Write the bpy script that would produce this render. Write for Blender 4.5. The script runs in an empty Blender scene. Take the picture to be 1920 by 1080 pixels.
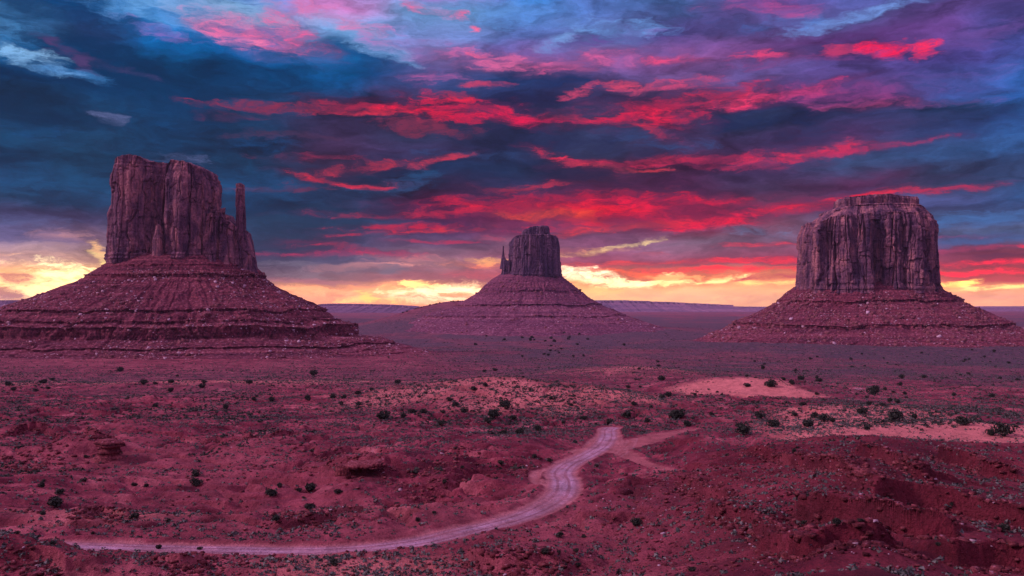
import bpy, math, random
import numpy as np
sc = bpy.context.scene
COL = sc.collection
R = math.radians
F = 1663.0           # focal length in photo pixels (photo 1920 wide)
HY = 575.0           # photo row of the level line of sight
CAMZ = 95.0

# ------------------------------------------------------------------ camera
cd = bpy.data.cameras.new('camera'); cam = bpy.data.objects.new('camera', cd); COL.objects.link(cam)
cam.location = (0, 0, CAMZ); cam.rotation_euler = (R(90), 0, 0)
cd.sensor_width = 36; cd.lens = 36 * F / 1920; cd.shift_y = (HY - 540) / 1920
cd.clip_start = 0.5; cd.clip_end = 120000
sc.camera = cam
sc.view_settings.view_transform = 'Standard'; sc.view_settings.look = 'None'
sc.view_settings.exposure = 0.0; sc.view_settings.gamma = 1
sc.view_settings.use_curve_mapping = False
sc.cycles.max_bounces = 5; sc.cycles.diffuse_bounces = 2; sc.cycles.glossy_bounces = 2
sc.cycles.volume_bounces = 0
sc.cycles.use_denoising = True

# ------------------------------------------------------------------ node helper
def lin(h):
    h = h.lstrip('#')
    out = []
    for i in (0, 2, 4):
        c = int(h[i:i+2], 16) / 255
        out.append(c / 12.92 if c <= .04045 else ((c + .055) / 1.055) ** 2.4)
    return tuple(out) + (1.0,)

class NT:
    def __init__(s, tree): s.t = tree; s.n = tree.nodes; s.l = tree.links
    def new(s, ty, **kw):
        nd = s.n.new(ty)
        for k, v in kw.items(): setattr(nd, k, v)
        return nd
    def put(s, sock, v):
        if isinstance(v, bpy.types.NodeSocket): s.l.new(v, sock)
        elif v is not None: sock.default_value = v
    def math(s, op, a, b=None, c=None, clamp=False):
        nd = s.new('ShaderNodeMath', operation=op, use_clamp=clamp)
        s.put(nd.inputs[0], a)
        if b is not None: s.put(nd.inputs[1], b)
        if c is not None: s.put(nd.inputs[2], c)
        return nd.outputs[0]
    def vmath(s, op, a, b=None, out=0):
        nd = s.new('ShaderNodeVectorMath', operation=op)
        s.put(nd.inputs[0], a)
        if b is not None:
            if op == 'SCALE': s.put(nd.inputs['Scale'], b)
            else: s.put(nd.inputs[1], b)
        return nd.outputs[out]
    def comb(s, x, y, z):
        nd = s.new('ShaderNodeCombineXYZ')
        for i, v in enumerate((x, y, z)): s.put(nd.inputs[i], v)
        return nd.outputs[0]
    def grey(s, v):
        nd = s.new('ShaderNodeCombineColor')
        for i in range(3): s.put(nd.inputs[i], v)
        return nd.outputs[0]
    def sep(s, v):
        nd = s.new('ShaderNodeSeparateXYZ'); s.put(nd.inputs[0], v); return nd.outputs
    def noise(s, vec, scale, detail=4, rough=.55, dist=0, lac=2.0, color=False):
        nd = s.new('ShaderNodeTexNoise'); s.put(nd.inputs['Vector'], vec)
        nd.inputs['Scale'].default_value = scale; nd.inputs['Detail'].default_value = detail
        nd.inputs['Roughness'].default_value = rough; nd.inputs['Distortion'].default_value = dist
        nd.inputs['Lacunarity'].default_value = lac
        return nd.outputs['Color' if color else 'Fac']
    def smooth(s, v, a, b, lo=0.0, hi=1.0, kind='SMOOTHSTEP'):
        nd = s.new('ShaderNodeMapRange', interpolation_type=kind)
        s.put(nd.inputs[0], v)
        nd.inputs[1].default_value = a; nd.inputs[2].default_value = b
        nd.inputs[3].default_value = lo; nd.inputs[4].default_value = hi
        return nd.outputs[0]
    def mix(s, f, a, b, mode='MIX'):
        nd = s.new('ShaderNodeMixRGB', blend_type=mode)
        s.put(nd.inputs[0], f); s.put(nd.inputs[1], a); s.put(nd.inputs[2], b)
        return nd.outputs[0]
    def ramp(s, f, stops, interp='LINEAR'):
        nd = s.new('ShaderNodeValToRGB'); s.put(nd.inputs[0], f)
        cr = nd.color_ramp; cr.interpolation = interp
        cr.elements[0].position = stops[0][0]; cr.elements[0].color = stops[0][1]
        cr.elements[1].position = stops[-1][0]; cr.elements[1].color = stops[-1][1]
        for p, c in stops[1:-1]:
            e = cr.elements.new(p); e.color = c
        return nd.outputs[0]

# ------------------------------------------------------------------ sky (world): sunset cloud deck laid out by azimuth / elevation
def azel(px, py):
    x = (px - 960) / F; z = (HY - py) / F
    return math.atan(x), math.atan(z / math.hypot(1, x))

SKYX = [0, 160, 320, 480, 640, 800, 960, 1120, 1280, 1440, 1600, 1760, 1920]
SKY = [
 (0,   '2a7bc8 1c6cc0 62a4e0 7fb2e6 a080c8 a060b8 1f78c8 2068b8 4068b8 5058a8 4878c0 5068c0 6858a8'),
 (40,  '005aa8 0060b0 4c8cd4 6088cc b070b0 70a0dc 5080c8 5070b8 4868a8 6850a0 5058a0 5068b0 6850a0'),
 (80,  '003c70 003868 2070b8 6878c0 70a0d8 7088c8 5870b8 506098 504888 585090 484880 503c78 504080'),
 (120, '4888c4 1c3a68 00508c 0060a8 1870b8 7868a8 7058a0 705090 805090 603c78 583070 583878 404080'),
 (160, '1868a8 004478 003c68 003c6c 004880 384880 203868 3c3868 604880 605090 584890 484088 404890'),
 (200, '003058 003058 003c68 103860 202c50 202848 202850 302c50 382c50 302850 583c78 384c90 2858a0'),
 (240, '103c60 104068 083860 103050 302848 283050 283458 283458 302c50 243458 303460 203c68 204880'),
 (280, '0c3c60 103c60 083458 103050 382848 302c50 202c50 283050 402c50 403058 402850 304070 2c5898'),
 (320, '083050 0c3858 0c3050 0c3454 302440 182c50 182c4c 302440 301c38 403058 2c3c60 284470 284c80'),
 (360, '104068 0c3c60 0c3454 10406a 1c3456 281c38 302c50 502040 502448 403050 50284c 303858 2c4068'),
 (400, '103858 103454 103050 0c3c62 183454 481c40 601c40 901838 902448 804060 504068 404878 305890'),
 (430, '484c78 403c60 303858 183c5c 203858 403058 602848 584060 902848 804860 606080 485078 405080'),
 (460, '605880 806078 605870 243854 303450 604868 704860 804868 806078 705068 604060 505070 506088'),
 (490, 'b89090 b08880 605868 383c58 505070 906878 a86078 904860 905068 904058 904050 803850 803848'),
 (520, 'f8c888 f8c888 907070 685870 786070 885868 985060 c07058 c87050 d08060 b04848 a04848 a04040'),
 (550, 'd89868 f8d8a0 e8b080 e8a878 e8a870 f8b878 f8d080 f8d890 f8cc98 f0c090 f0b888 f0b080 f0b888'),
 (585, 'f0c070 f8c878 e8b080 e8b080 e8a870 f0a868 f8c080 f8c890 f0c090 f0b888 f0b080 f0b080 f0b080'),
]
# cloud streaks: x, y, half length, half height, tilt (deg, + rises to the right), colour, opacity, raggedness
RD='f01840'; HR='ff2040'; PK='f06aa0'; DK='203058'
STROKES = [
 # dark masses
 (110,75,190,40,-14,'002c54',.8,.5),(260,150,260,48,-8,'003058',.75,.5),(690,110,130,34,-12,'004078',.7,.5),(60,205,200,26,0,'002444',.7,.5),
 (960,240,260,28,-6,'1c2448',.7,.7),(1010,150,90,18,-4,'1c3060',.85,.9),(1470,205,130,24,6,'182850',.85,.9),(1120,200,160,22,2,'202850',.7,.9),
 (1350,165,60,9,2,'282850',.8,.9),(1000,320,170,26,-4,'122648',.75,.8),(700,330,140,26,-2,'10304f',.6,.8),(1200,345,160,14,-4,'241c38',.8,.8),
 (1290,370,200,16,-4,'30243f',.7,.8),(590,420,120,28,0,'12344f',.7,.7),(520,470,110,14,0,'20304a',.8,.8),(870,350,90,14,0,'182848',.6,.8),
 (1560,85,160,20,4,'483c74',.6,.7),(1860,230,150,26,3,'203a70',.6,.6),(1660,245,200,22,2,'243058',.7,.7),(1060,70,60,18,0,'38407c',.6,.7),
 (1400,55,60,10,-3,'204078',.6,.7),(1700,350,150,16,4,'383860',.6,.7),(1180,62,90,14,-3,'384890',.5,.7),
 # blue lights
 (60,110,75,16,-16,'8cbcec',.9,.7),(20,95,50,14,-20,'7cb4e8',.8,.7),(130,135,70,12,-8,'4890d8',.5,.6),(420,15,170,20,0,'8cc0f0',.8,.5),
 (300,22,120,24,0,'6caae8',.6,.5),(690,75,70,26,-20,'7cb0ec',.7,.6),(1060,68,45,12,35,'7caaec',.8,.8),(1120,50,110,8,-4,'6c9ce0',.8,.8),
 (900,25,80,20,-10,'6094dc',.6,.7),(1600,25,130,11,9,'7094dc',.85,.6),(1480,40,80,11,6,'4878c8',.7,.7),(1840,180,60,14,0,'2860b0',.8,.6),
 (1850,415,150,16,4,'406ca8',.8,.6),(1830,455,130,10,2,'3c6098',.7,.6),(1250,260,90,12,-3,'2c4c80',.6,.8),(900,285,90,10,-3,'284878',.6,.8),
 (1400,435,110,11,-3,'687ea8',.7,.8),(1270,430,70,9,6,'8a6c90',.6,.8),(750,345,70,14,12,'245080',.6,.8),(380,230,60,8,0,'0c4a80',.5,.8),
 (40,235,90,10,0,'10508c',.7,.7),(60,345,150,12,0,'105080',.7,.7),(490,265,70,12,5,'10487c',.6,.8),
 # pink, upper sky
 (560,14,60,20,10,'c078b8',.8,.7),(450,55,95,22,-12,PK,.85,.7),(545,52,48,20,-24,'ff5c98',.95,.7),(425,76,34,11,0,'f880b0',.8,.8),(300,60,80,9,-12,'9c6cc0',.6,.8),
 (650,35,100,17,-20,'e078b0',.85,.7),(790,15,34,8,-22,'ff5c90',.95,.8),(850,52,11,4,0,'ff6c98',.9,.8),(760,85,80,18,-6,'b070b8',.7,.7),
 (880,108,80,12,-8,'d868a8',.8,.8),(905,105,22,5,-14,'ff6090',.9,.7),(980,118,70,13,4,'e868a0',.85,.8),(1065,116,62,13,12,'f8609c',.95,.8),(1140,108,50,14,4,'d860a0',.8,.8),
 (820,142,52,13,-2,'a85898',.8,.9),(1262,102,40,8,-6,'f04c80',.95,.9),(1440,14,75,13,-4,'b84c90',.85,.7),(1200,75,120,12,-4,'74509c',.6,.7),
 (120,95,60,9,-30,'5c3c70',.6,.6),(200,120,90,7,-8,'4c4070',.6,.8),(200,215,28,11,0,'5c6898',.7,.7),(330,293,62,10,-4,'5c6898',.7,1.),
 (1410,105,45,8,-2,'e04478',.9,.9),(1580,93,34,8,4,'c83868',.8,.9),(1660,88,36,13,-4,'ff1c50',1.,.8),(1740,84,34,11,10,'f42c5c',.95,.9),(1480,115,120,8,2,'904080',.6,.9),
 (1860,60,110,14,10,'704c98',.6,.6),(1700,150,180,12,0,'6c4c98',.5,.8),(1640,185,130,14,-6,'74407c',.6,.9),(1590,190,60,10,0,'b84070',.6,1.),
 # red streaks
 (560,200,170,9,0,'9c2c48',.85,1.),(690,200,90,9,-6,'e03048',.95,.9),(800,208,110,10,-6,'f01c44',1.,.9),(930,212,110,12,-10,'f4204c',1.,.9),(880,195,36,11,-34,'d42848',.8,.9),
 (970,226,60,9,-8,'e41c50',1.,.8),(1060,228,45,6,-8,'c83458',.85,1.),(790,232,90,9,-4,'84304c',.7,1.),(470,212,60,8,0,'782c48',.7,1.),
 (900,165,34,6,0,'c84068',.85,1.),(1085,172,28,10,24,'d84870',.95,.9),(1170,160,40,10,-12,'d84468',.9,.9),(1230,160,60,11,6,'e84c78',.9,.9),(1300,152,60,9,8,'e04878',.8,1.),
 (1150,225,50,9,6,'f02450',1.,.9),(1225,215,80,17,-4,'f0204a',1.,.95),(1310,190,100,13,12,'fa2850',1.,.85),(1420,182,60,11,6,'ff3c6c',1.,.8),(1520,168,60,9,12,'f43c70',.95,.8),
 (1220,245,50,7,-16,'c82c4c',.9,.8),(1560,170,80,18,0,'a04088',.5,.9),
 (620,295,90,7,0,'8c2848',.85,1.),(700,312,70,7,10,'c03048',.9,1.),(830,296,44,6,16,'d03850',.9,1.),(640,335,70,6,-4,'c82c44',.95,.9),(690,343,30,5,-6,'d02c48',.8,.9),
 (500,350,100,5,2,'702c48',.7,1.),(560,250,90,6,0,'50304c',.6,1.),
 (1080,298,60,8,-18,'e83050',1.,.9),(1200,300,110,9,3,'e02c50',.95,.9),(1330,292,110,8,4,'c82850',.85,.9),(1500,286,130,8,3,'ec2c54',1.,.8),(1640,276,100,5,4,'b83060',.8,.8),(1160,315,60,5,-6,'e84050',.85,.9),(1380,310,90,5,0,'b82c54',.7,.9),
 (1000,350,60,4,6,'d03048',.85,.9),(950,358,60,3,0,'a02c44',.8,.9),
 (1120,385,230,20,0,'d8183c',.9,.8),(1000,388,130,8,2,'ff2038',1.,.7),(1120,392,120,12,-2,'ff1c30',1.,.7),(1230,378,100,10,0,'f01840',.95,.9),(1080,405,60,9,-10,'ff3c28',.95,.8),(1010,402,60,6,0,'ff5030',.8,.8),
 (780,400,150,5,2,'b82444',.9,1.),(750,425,110,6,4,'c82040',.95,1.),(690,440,70,5,4,'d82444',.95,.9),(830,430,90,5,4,'d03040',.9,.9),(650,468,70,4,-3,'c02c4c',.9,1.),(700,478,70,5,-3,'c8284c',.9,1.),(600,455,80,5,0,'602848',.6,1.),
 (930,448,34,6,-4,'f04858',.9,.8),(830,455,70,4,0,'b83054',.8,.9),(640,480,130,4,0,'d0305c',.7,.8),
 (1200,415,150,14,4,'e81c40',.9,.9),(1130,430,110,7,6,'ff3c34',.95,.7),(1310,418,90,11,4,'ec1c40',.95,.9),(1400,392,110,8,3,'d82048',.9,.9),(1500,385,90,9,4,'f02040',.95,.8),(1600,370,90,8,6,'e02444',.85,.9),(1690,358,110,6,2,'e82c44',.9,.8),(1800,350,60,4,2,'c03058',.8,.9),
 (1540,378,80,7,8,'f8203c',.9,.8),(1150,412,50,9,-6,'581c3c',.7,.8),(1110,475,65,6,8,'ffb878',.95,.8),(1170,460,40,4,14,'ffd898',.95,.8),(1050,475,45,7,2,'d87078',.8,.8),
 (1400,465,85,4,0,'e84054',.95,.8),(1215,475,24,3,0,'f06070',.8,.8),(1470,462,50,4,-2,'e03c50',.9,.8),
 (1250,494,200,5,1,'f04440',.95,.8),(1430,488,140,5,2,'e83448',.95,.8),(1300,508,200,5,0,'e05048',.85,.8),(1450,502,120,4,1,'f03c44',.9,.8),(1120,500,100,6,0,'c85058',.7,.8),
 (1170,512,120,4,-4,'f86c40',.9,.7),(1420,520,110,5,0,'a84858',.8,.8),
 (1840,492,130,5,1,'f42c44',1.,.8),(1830,508,140,5,1,'e83044',.95,.8),(1840,468,110,4,4,'c03c60',.8,.8),(1900,467,30,4,-10,'f03048',.95,.8),(1780,452,80,3,2,'a04068',.6,.8),(1870,520,120,5,0,'a84048',.9,.7),(1850,482,90,3,0,'582c48',.7,.8),
 # glow near the horizon
 (120,520,120,26,-4,'ffffd8',.95,.9),(60,545,90,12,0,'fff8d0',.9,.8),(30,515,50,14,-12,'b07068',.85,.9),(180,470,50,7,-24,'ffc088',.9,1.),(185,490,30,8,-40,'ffe890',.8,1.),(90,440,70,10,6,'d09090',.6,.9),
 (70,465,70,8,0,'8c7088',.6,.9),(30,548,40,9,-8,'986858',.85,.9),(100,478,80,7,0,'e8a888',.7,1.),(40,450,60,6,0,'645c84',.7,.9),(85,420,60,8,0,'506090',.6,.9),
 (850,545,90,16,4,'fffff0',1.,.8),(890,552,60,13,0,'fffff4',1.,.7),(800,535,40,7,0,'ffe8a0',.9,.9),(860,552,26,5,0,'e89830',.8,1.),(720,560,60,7,0,'ffd888',.7,1.),(725,558,26,8,-20,'ffdc60',.9,1.),(620,545,90,8,-3,'f8c898',.7,.9),
 (700,500,90,5,2,'e89898',.8,.8),(770,490,90,7,0,'d8888c',.6,.9),(880,496,70,5,0,'ff8868',.85,.8),(915,490,40,4,0,'ffb070',.9,.8),(900,515,70,9,-4,'a85464',.8,.8),(640,500,120,7,-3,'646078',.8,.8),(560,510,80,8,-3,'706880',.8,.8),(600,525,110,6,-3,'94687c',.7,.8),
 (1110,520,60,13,-8,'fffff0',1.,.8),(1150,527,60,7,-4,'fffce0',.9,.8),(1065,530,22,9,10,'f0b880',.85,.9),(1255,525,40,9,6,'fff4c0',1.,.8),(1350,523,50,5,6,'fff0b8',1.,.8),(1280,519,90,4,0,'f8a870',.8,.7),
 (1180,548,60,10,6,'e8b48c',.7,1.),(1300,548,60,9,6,'f0c098',.7,1.),(1400,545,60,9,0,'e8b088',.7,1.),(1450,530,60,5,2,'f8d090',.8,.7),(1790,527,40,5,8,'fff090',1.,.9),(1850,536,90,5,2,'ffe0a0',.9,.7),(1810,550,60,9,4,'e8b088',.8,.9),(1900,550,50,9,0,'ecb490',.8,.9),(1770,535,20,7,20,'f0b070',.7,.8),
]
def build_world():
    w = bpy.data.worlds.new('World'); sc.world = w; w.use_nodes = True
    g = NT(w.node_tree); g.n.clear()
    tc = g.new('ShaderNodeTexCoord').outputs['Generated']
    d = g.vmath('NORMALIZE', tc)
    x, y, z = g.sep(d)
    az = g.math('ARCTAN2', x, y)
    el = g.math('ARCSINE', z)
    K = 1000.0
    base = g.comb(g.math('MULTIPLY', az, F/K), g.math('MULTIPLY', el, F/K), 0.0)      # about photo pixels / 1000
    st = g.vmath('MULTIPLY', base, (1.0, 3.2, 1.0))
    n1 = g.noise(st, 3.2, 3, .5, .3, color=True)
    n2 = g.noise(g.vmath('ADD', st, (7.3, 2.1, 0)), 11.0, 6, .62, .15, color=True)
    w1 = g.vmath('MULTIPLY', g.vmath('SUBTRACT', n1, (.5, .5, .5)), (.20, .055, 0))
    w2 = g.vmath('MULTIPLY', g.vmath('SUBTRACT', n2, (.5, .5, .5)), (.105, .044, 0))
    # clouds flatten towards the horizon
    flat = g.smooth(el, 0.0, .16, .45, 1.0)
    pw = g.vmath('ADD', base, g.vmath('MULTIPLY', g.vmath('ADD', w1, w2), g.comb(1.0, flat, 1.0)))
    px, py, pz = g.sep(pw)
    u = g.smooth(px, azel(0, 0)[0]*F/K, azel(1920, 0)[0]*F/K, kind='LINEAR')
    us = [(azel(p, HY)[0] - azel(0, HY)[0]) / (2*azel(1920, HY)[0]) for p in SKYX]
    c = None; prev = None
    for yy, row in SKY:
        cols = [lin(h) for h in row.split()]
        r = g.ramp(u, list(zip(us, cols)), 'EASE')
        e = (HY - yy) / 1000.0
        if c is None: c = r
        else: c = g.mix(g.smooth(py, prev, e), c, r)
        prev = e
    # fine cloud body texture
    n3 = g.noise(g.vmath('ADD', g.vmath('MULTIPLY', pw, (1, 2.6, 1)), (1.7, 9.1, 0)), 15.0, 8, .68, .15)
    n4 = g.noise(g.vmath('ADD', g.vmath('MULTIPLY', pw, (1, 3.4, 1)), (4.7, 3.1, 0)), 4.6, 5, .6, .2)
    shade = g.math('MULTIPLY', g.smooth(n4, .28, .72, .44, 1.62, 'LINEAR'), g.smooth(n3, .25, .75, .55, 1.5, 'LINEAR'))
    # towards the horizon the thin veil is bright all through: less contrast
    shade = g.math('ADD', g.math('MULTIPLY', g.math('SUBTRACT', shade, 1.0), g.smooth(el, .015, .06, .42, 1.0)), 1.0)
    c = g.mix(1.0, c, g.grey(shade), 'MULTIPLY')
    rbase = g.vmath('ADD', base, w2)
    rag = g.noise(g.vmath('ADD', g.vmath('MULTIPLY', rbase, (1, 2.7, 1)), (2.2, 5.5, 0)), 17.0, 9, .72, .1)
    fib = g.noise(g.vmath('ADD', g.vmath('MULTIPLY', rbase, (1, 7.0, 1)), (8.2, 1.5, 0)), 14.0, 6, .68, .2)
    rag = g.math('ADD', g.math('MULTIPLY', g.math('SUBTRACT', rag, .5), 1.0), g.math('MULTIPLY', g.math('SUBTRACT', fib, .5), .75))
    brk = g.noise(g.vmath('ADD', g.vmath('MULTIPLY', rbase, (1, 3.0, 1)), (12.2, 3.5, 0)), 9.0, 6, .66, .15)
    brk = g.smooth(brk, .40, .60, .22, 1.0)
    for si, (sx, sy, hl, hh, tilt, colr, op, rg) in enumerate(STROKES):
        if si % 12 == 0:      # chain the blocks so the shader compiler evaluates them one after another
            pw = g.vmath('ADD', pw, g.vmath('SCALE', c, 1e-7))
        a0, e0 = azel(sx, sy)
        ca = math.cos(a0)**2
        mp = g.new('ShaderNodeMapping', vector_type='TEXTURE')
        g.put(mp.inputs['Vector'], pw)
        mp.inputs['Location'].default_value = (a0*F/K, e0*F/K, 0)
        mp.inputs['Rotation'].default_value = (0, 0, R(tilt))
        mp.inputs['Scale'].default_value = (hl*ca*1.42/K, hh*1.42*math.sqrt(ca)/K, 1)
        dd = g.vmath('DOT_PRODUCT', mp.outputs[0], mp.outputs[0], out=1)
        v = g.math('MULTIPLY_ADD', rag, 4.4*rg, g.math('SUBTRACT', 1.0, dd))
        m = g.smooth(v, -.02, 1.30, 0.0, min(1, op*(1.0 if sy < 495 else 1.1)))
        if rg >= .7 and sy < 500: m = g.math('MULTIPLY', m, brk)
        lc = lin(colr)
        if sy > 500 and lc[0] > .9 and lc[1] > .6: lc = (lc[0]*1.5, lc[1]*1.35, lc[2]*1.15, 1)      # breaks in the cloud right over the hidden sun
        if lc[0] > 4*lc[1] and lc[0] > .35 and hl >= 40 and sy < 500:      # dim rosy veil round the lit underside
            c = g.mix(g.smooth(v, -1.3, .9, 0.0, .26), c, (lc[0]*.22+.015, lc[1]*.5+.010, lc[2]*.45+.045, 1))
        c = g.mix(m, c, lc)
    # grain of light inside the streaks
    g5 = g.smooth(rag, -.3, .3, .80, 1.2, 'LINEAR')
    c = g.mix(1.0, c, g.grey(g5), 'MULTIPLY')
    c = g.mix(g.smooth(el, .060, .018), c, g.mix(1.0, c, (1.85, 1.30, .88, 1), 'MULTIPLY'))
    # the parts of the sky above and behind the photographer
    hi = g.smooth(el, R(21), R(48))
    back = g.smooth(y, .62, .1)
    away = g.math('MAXIMUM', hi, back)
    n6 = g.noise(g.vmath('MULTIPLY', d, (1, 1, 2)), 3.0, 5, .6, .4)
    over = g.ramp(n6, [(.3, (.44, .26, .64, 1)), (.5, (.74, .40, .82, 1)), (.7, (1.2, .56, .98, 1))])
    low = g.ramp(n6, [(.3, (.20, .15, .38, 1)), (.7, (.44, .28, .56, 1))])
    over = g.mix(g.smooth(el, R(5), R(40)), low, over)
    c = g.mix(away, c, over)
    c = g.mix(g.smooth(el, R(-1), R(-12)), c, (.12, .03, .05, 1))
    bg = g.new('ShaderNodeBackground'); g.put(bg.inputs[0], c); bg.inputs[1].default_value = 1.0
    out = g.new('ShaderNodeOutputWorld'); g.l.new(bg.outputs[0], out.inputs[0])
    w.cycles.sampling_method = 'MANUAL'; w.cycles.sample_map_resolution = 512
build_world()

# ------------------------------------------------------------------ soft afterglow key light
sd = bpy.data.lights.new('sun', 'SUN'); so = bpy.data.objects.new('sun', sd); COL.objects.link(so)
sd.energy = 2.7; sd.angle = R(8); sd.color = (1.0, .58, .76)
SUN_AZ, SUN_EL = R(-99), R(33)
dirv = (math.sin(SUN_AZ)*math.cos(SUN_EL), math.cos(SUN_AZ)*math.cos(SUN_EL), math.sin(SUN_EL))
from mathutils import Vector
so.rotation_euler = Vector(dirv).to_track_quat('Z', 'Y').to_euler()

# ------------------------------------------------------------------ numpy noise
def _h(ix, iy, s):
    a = (ix.astype(np.int64)*374761393 + iy.astype(np.int64)*668265263 + s*974711) & 0xffffffff
    a = ((a ^ (a >> 13)) * 1274126177) & 0xffffffff
    a = a ^ (a >> 16)
    return (a & 0xffff) / 65535.0
def vn(x, y, s=0):
    x, y = np.broadcast_arrays(np.asarray(x, float), np.asarray(y, float))
    ix = np.floor(x); iy = np.floor(y); fx = x-ix; fy = y-iy
    ix = ix.astype(np.int64); iy = iy.astype(np.int64)
    ux = fx*fx*fx*(fx*(fx*6-15)+10); uy = fy*fy*fy*(fy*(fy*6-15)+10)
    a = _h(ix, iy, s); b = _h(ix+1, iy, s); c = _h(ix, iy+1, s); d = _h(ix+1, iy+1, s)
    return (a*(1-ux)+b*ux)*(1-uy) + (c*(1-ux)+d*ux)*uy
def fbm(x, y, o=4, s=0, g=.5):
    t = 0; a = 1; n = 0
    for k in range(o):
        t = t + a*(vn(x*2**k + 17.3*k, y*2**k - 9.1*k, s+k*7)-.5); n += a; a *= g
    return t/n*2          # about -1..1
def sstep(a, b, v):
    t = np.clip((v-a)/(b-a), 0, 1); return t*t*(3-2*t)

# ------------------------------------------------------------------ tagging
def tag(o, label=None, cat=None, group=None, kind=None):
    if label: o['label'] = label
    if cat: o['category'] = cat
    if group: o['group'] = group
    if kind: o['kind'] = kind
    return o
def empty(name, loc=(0, 0, 0)):
    o = bpy.data.objects.new(name, None); COL.objects.link(o); o.location = loc
    return o
def mesh_obj(name, V, Fq, mat, parent=None, loc=None, smooth=False, attrs=None, quads=True):
    V = np.ascontiguousarray(V, dtype=np.float32); Fq = np.ascontiguousarray(Fq, dtype=np.int32)
    if parent is not None and parent.name.startswith('butte'): V = V-np.array(parent.location, dtype=np.float32)   # shapes are given in world metres
    me = bpy.data.meshes.new(name); k = Fq.shape[1]
    me.vertices.add(len(V)); me.vertices.foreach_set('co', V.ravel())
    me.loops.add(Fq.size); me.loops.foreach_set('vertex_index', Fq.ravel())
    me.polygons.add(len(Fq)); me.polygons.foreach_set('loop_start', np.arange(len(Fq), dtype=np.int32)*k)
    if smooth: me.polygons.foreach_set('use_smooth', np.ones(len(Fq), dtype=bool))
    me.update(calc_edges=True)
    for n, a in (attrs or {}).items():
        at = me.attributes.new(n, 'FLOAT', 'POINT'); at.data.foreach_set('value', np.ascontiguousarray(a, dtype=np.float32))
    me.materials.append(mat)
    o = bpy.data.objects.new(name, me); COL.objects.link(o)
    if parent is not None: o.parent = parent
    if loc is not None: o.location = loc
    return o
def grid_faces(nr, nc, wrap=False):
    r = np.arange(nr-1)[:, None]*nc; c = np.arange(nc if wrap else nc-1)[None, :]; c2 = (c+1) % nc
    return np.stack([r+c, r+c2, r+nc+c2, r+nc+c], -1).reshape(-1, 4)

# ------------------------------------------------------------------ terrain height
BT = np.array([(0,2),(20,8),(60,21.5),(95,29.3),(130,32),(180,35),(250,39),(350,44),(450,48),(600,55),(900,68),(1300,82),
               (2000,92),(3000,89),(4000,84),(6000,82),(12000,84),(30000,105),(90000,140)], float)
_tx = np.linspace(math.log(5), math.log(90000), 1400)
_ty = np.interp(np.exp(_tx), BT[:, 0], BT[:, 1])
_k = np.hanning(41); _k /= _k.sum(); _pad = np.pad(_ty, 20, mode='edge'); _ty = np.convolve(_pad, _k, 'valid')
def hb(D): return np.interp(np.log(np.maximum(D, 5)), _tx, _ty)
def deff(x, y):
    c = np.maximum(y, 0); return np.sqrt(c*c + np.maximum(np.abs(x)-.65*c, 0)**2 + np.minimum(y, 0)**2)
def at_base(px, py):
    """world x, y where the view line through a photo pixel meets the smooth base slope"""
    D = np.exp(_tx); rows = HY + F*_ty/D
    ok = D > 60
    Y = np.interp(-py, -rows[ok], D[ok]); return ((px-960)/F*Y, Y)
def poly_base(pts): return np.array([at_base(*p) for p in pts])
def catmull(P, n=8):
    P = np.asarray(P, float); Q = np.vstack([2*P[0]-P[1], P, 2*P[-1]-P[-2]]); out = []
    for i in range(1, len(Q)-2):
        for t in np.linspace(0, 1, n, endpoint=False):
            a, b, c, d = Q[i-1], Q[i], Q[i+1], Q[i+2]
            out.append(.5*((2*b)+(-a+c)*t+(2*a-5*b+4*c-d)*t*t+(-a+3*b-3*c+d)*t**3))
    out.append(P[-1]); return np.array(out)
ROADS = [
 (catmull(poly_base([(-60,1019),(60,1020),(160,1022),(300,1026),(450,1029),(600,1030),(700,1024),(790,1012),(870,993),(950,974),(1015,950),(1052,924),(1056,900),(1050,886),(1064,870),(1100,852),(1128,835),(1140,818),(1140,806),(1146,801)])), 3.5, 3.8),
 (catmull(poly_base([(1112,846),(1150,838),(1185,831),(1220,821),(1260,811),(1300,805)])), 7.0, 2.4),
 (catmull(poly_base([(1140,840),(1168,848),(1192,861),(1225,874),(1270,884),(1320,888)])), 3.4, 1.2),
 (catmull(poly_base([(1052,908),(1020,908),(1003,898),(1006,884),(1030,878)])), 1.3, 1.3),
]
def seg_dist(x, y, P, signed=False):
    best = np.full(x.shape, 1e9); arc = np.zeros(x.shape); sg = np.zeros(x.shape)
    L = np.r_[0, np.cumsum(np.hypot(*(P[1:]-P[:-1]).T))]
    for i in range(len(P)-1):
        ax, ay = P[i]; bx, by = P[i+1]; dx, dy = bx-ax, by-ay; q = dx*dx+dy*dy+1e-9
        t = np.clip(((x-ax)*dx+(y-ay)*dy)/q, 0, 1)
        ex = x-ax-t*dx; ey = y-ay-t*dy; d = np.hypot(ex, ey); m = d < best
        best = np.where(m, d, best); arc = np.where(m, (L[i]+t*math.sqrt(q))/L[-1], arc)
        if signed: sg = np.where(m, np.sign(dx*ey-dy*ex), sg)
    return best, arc, sg
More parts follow.
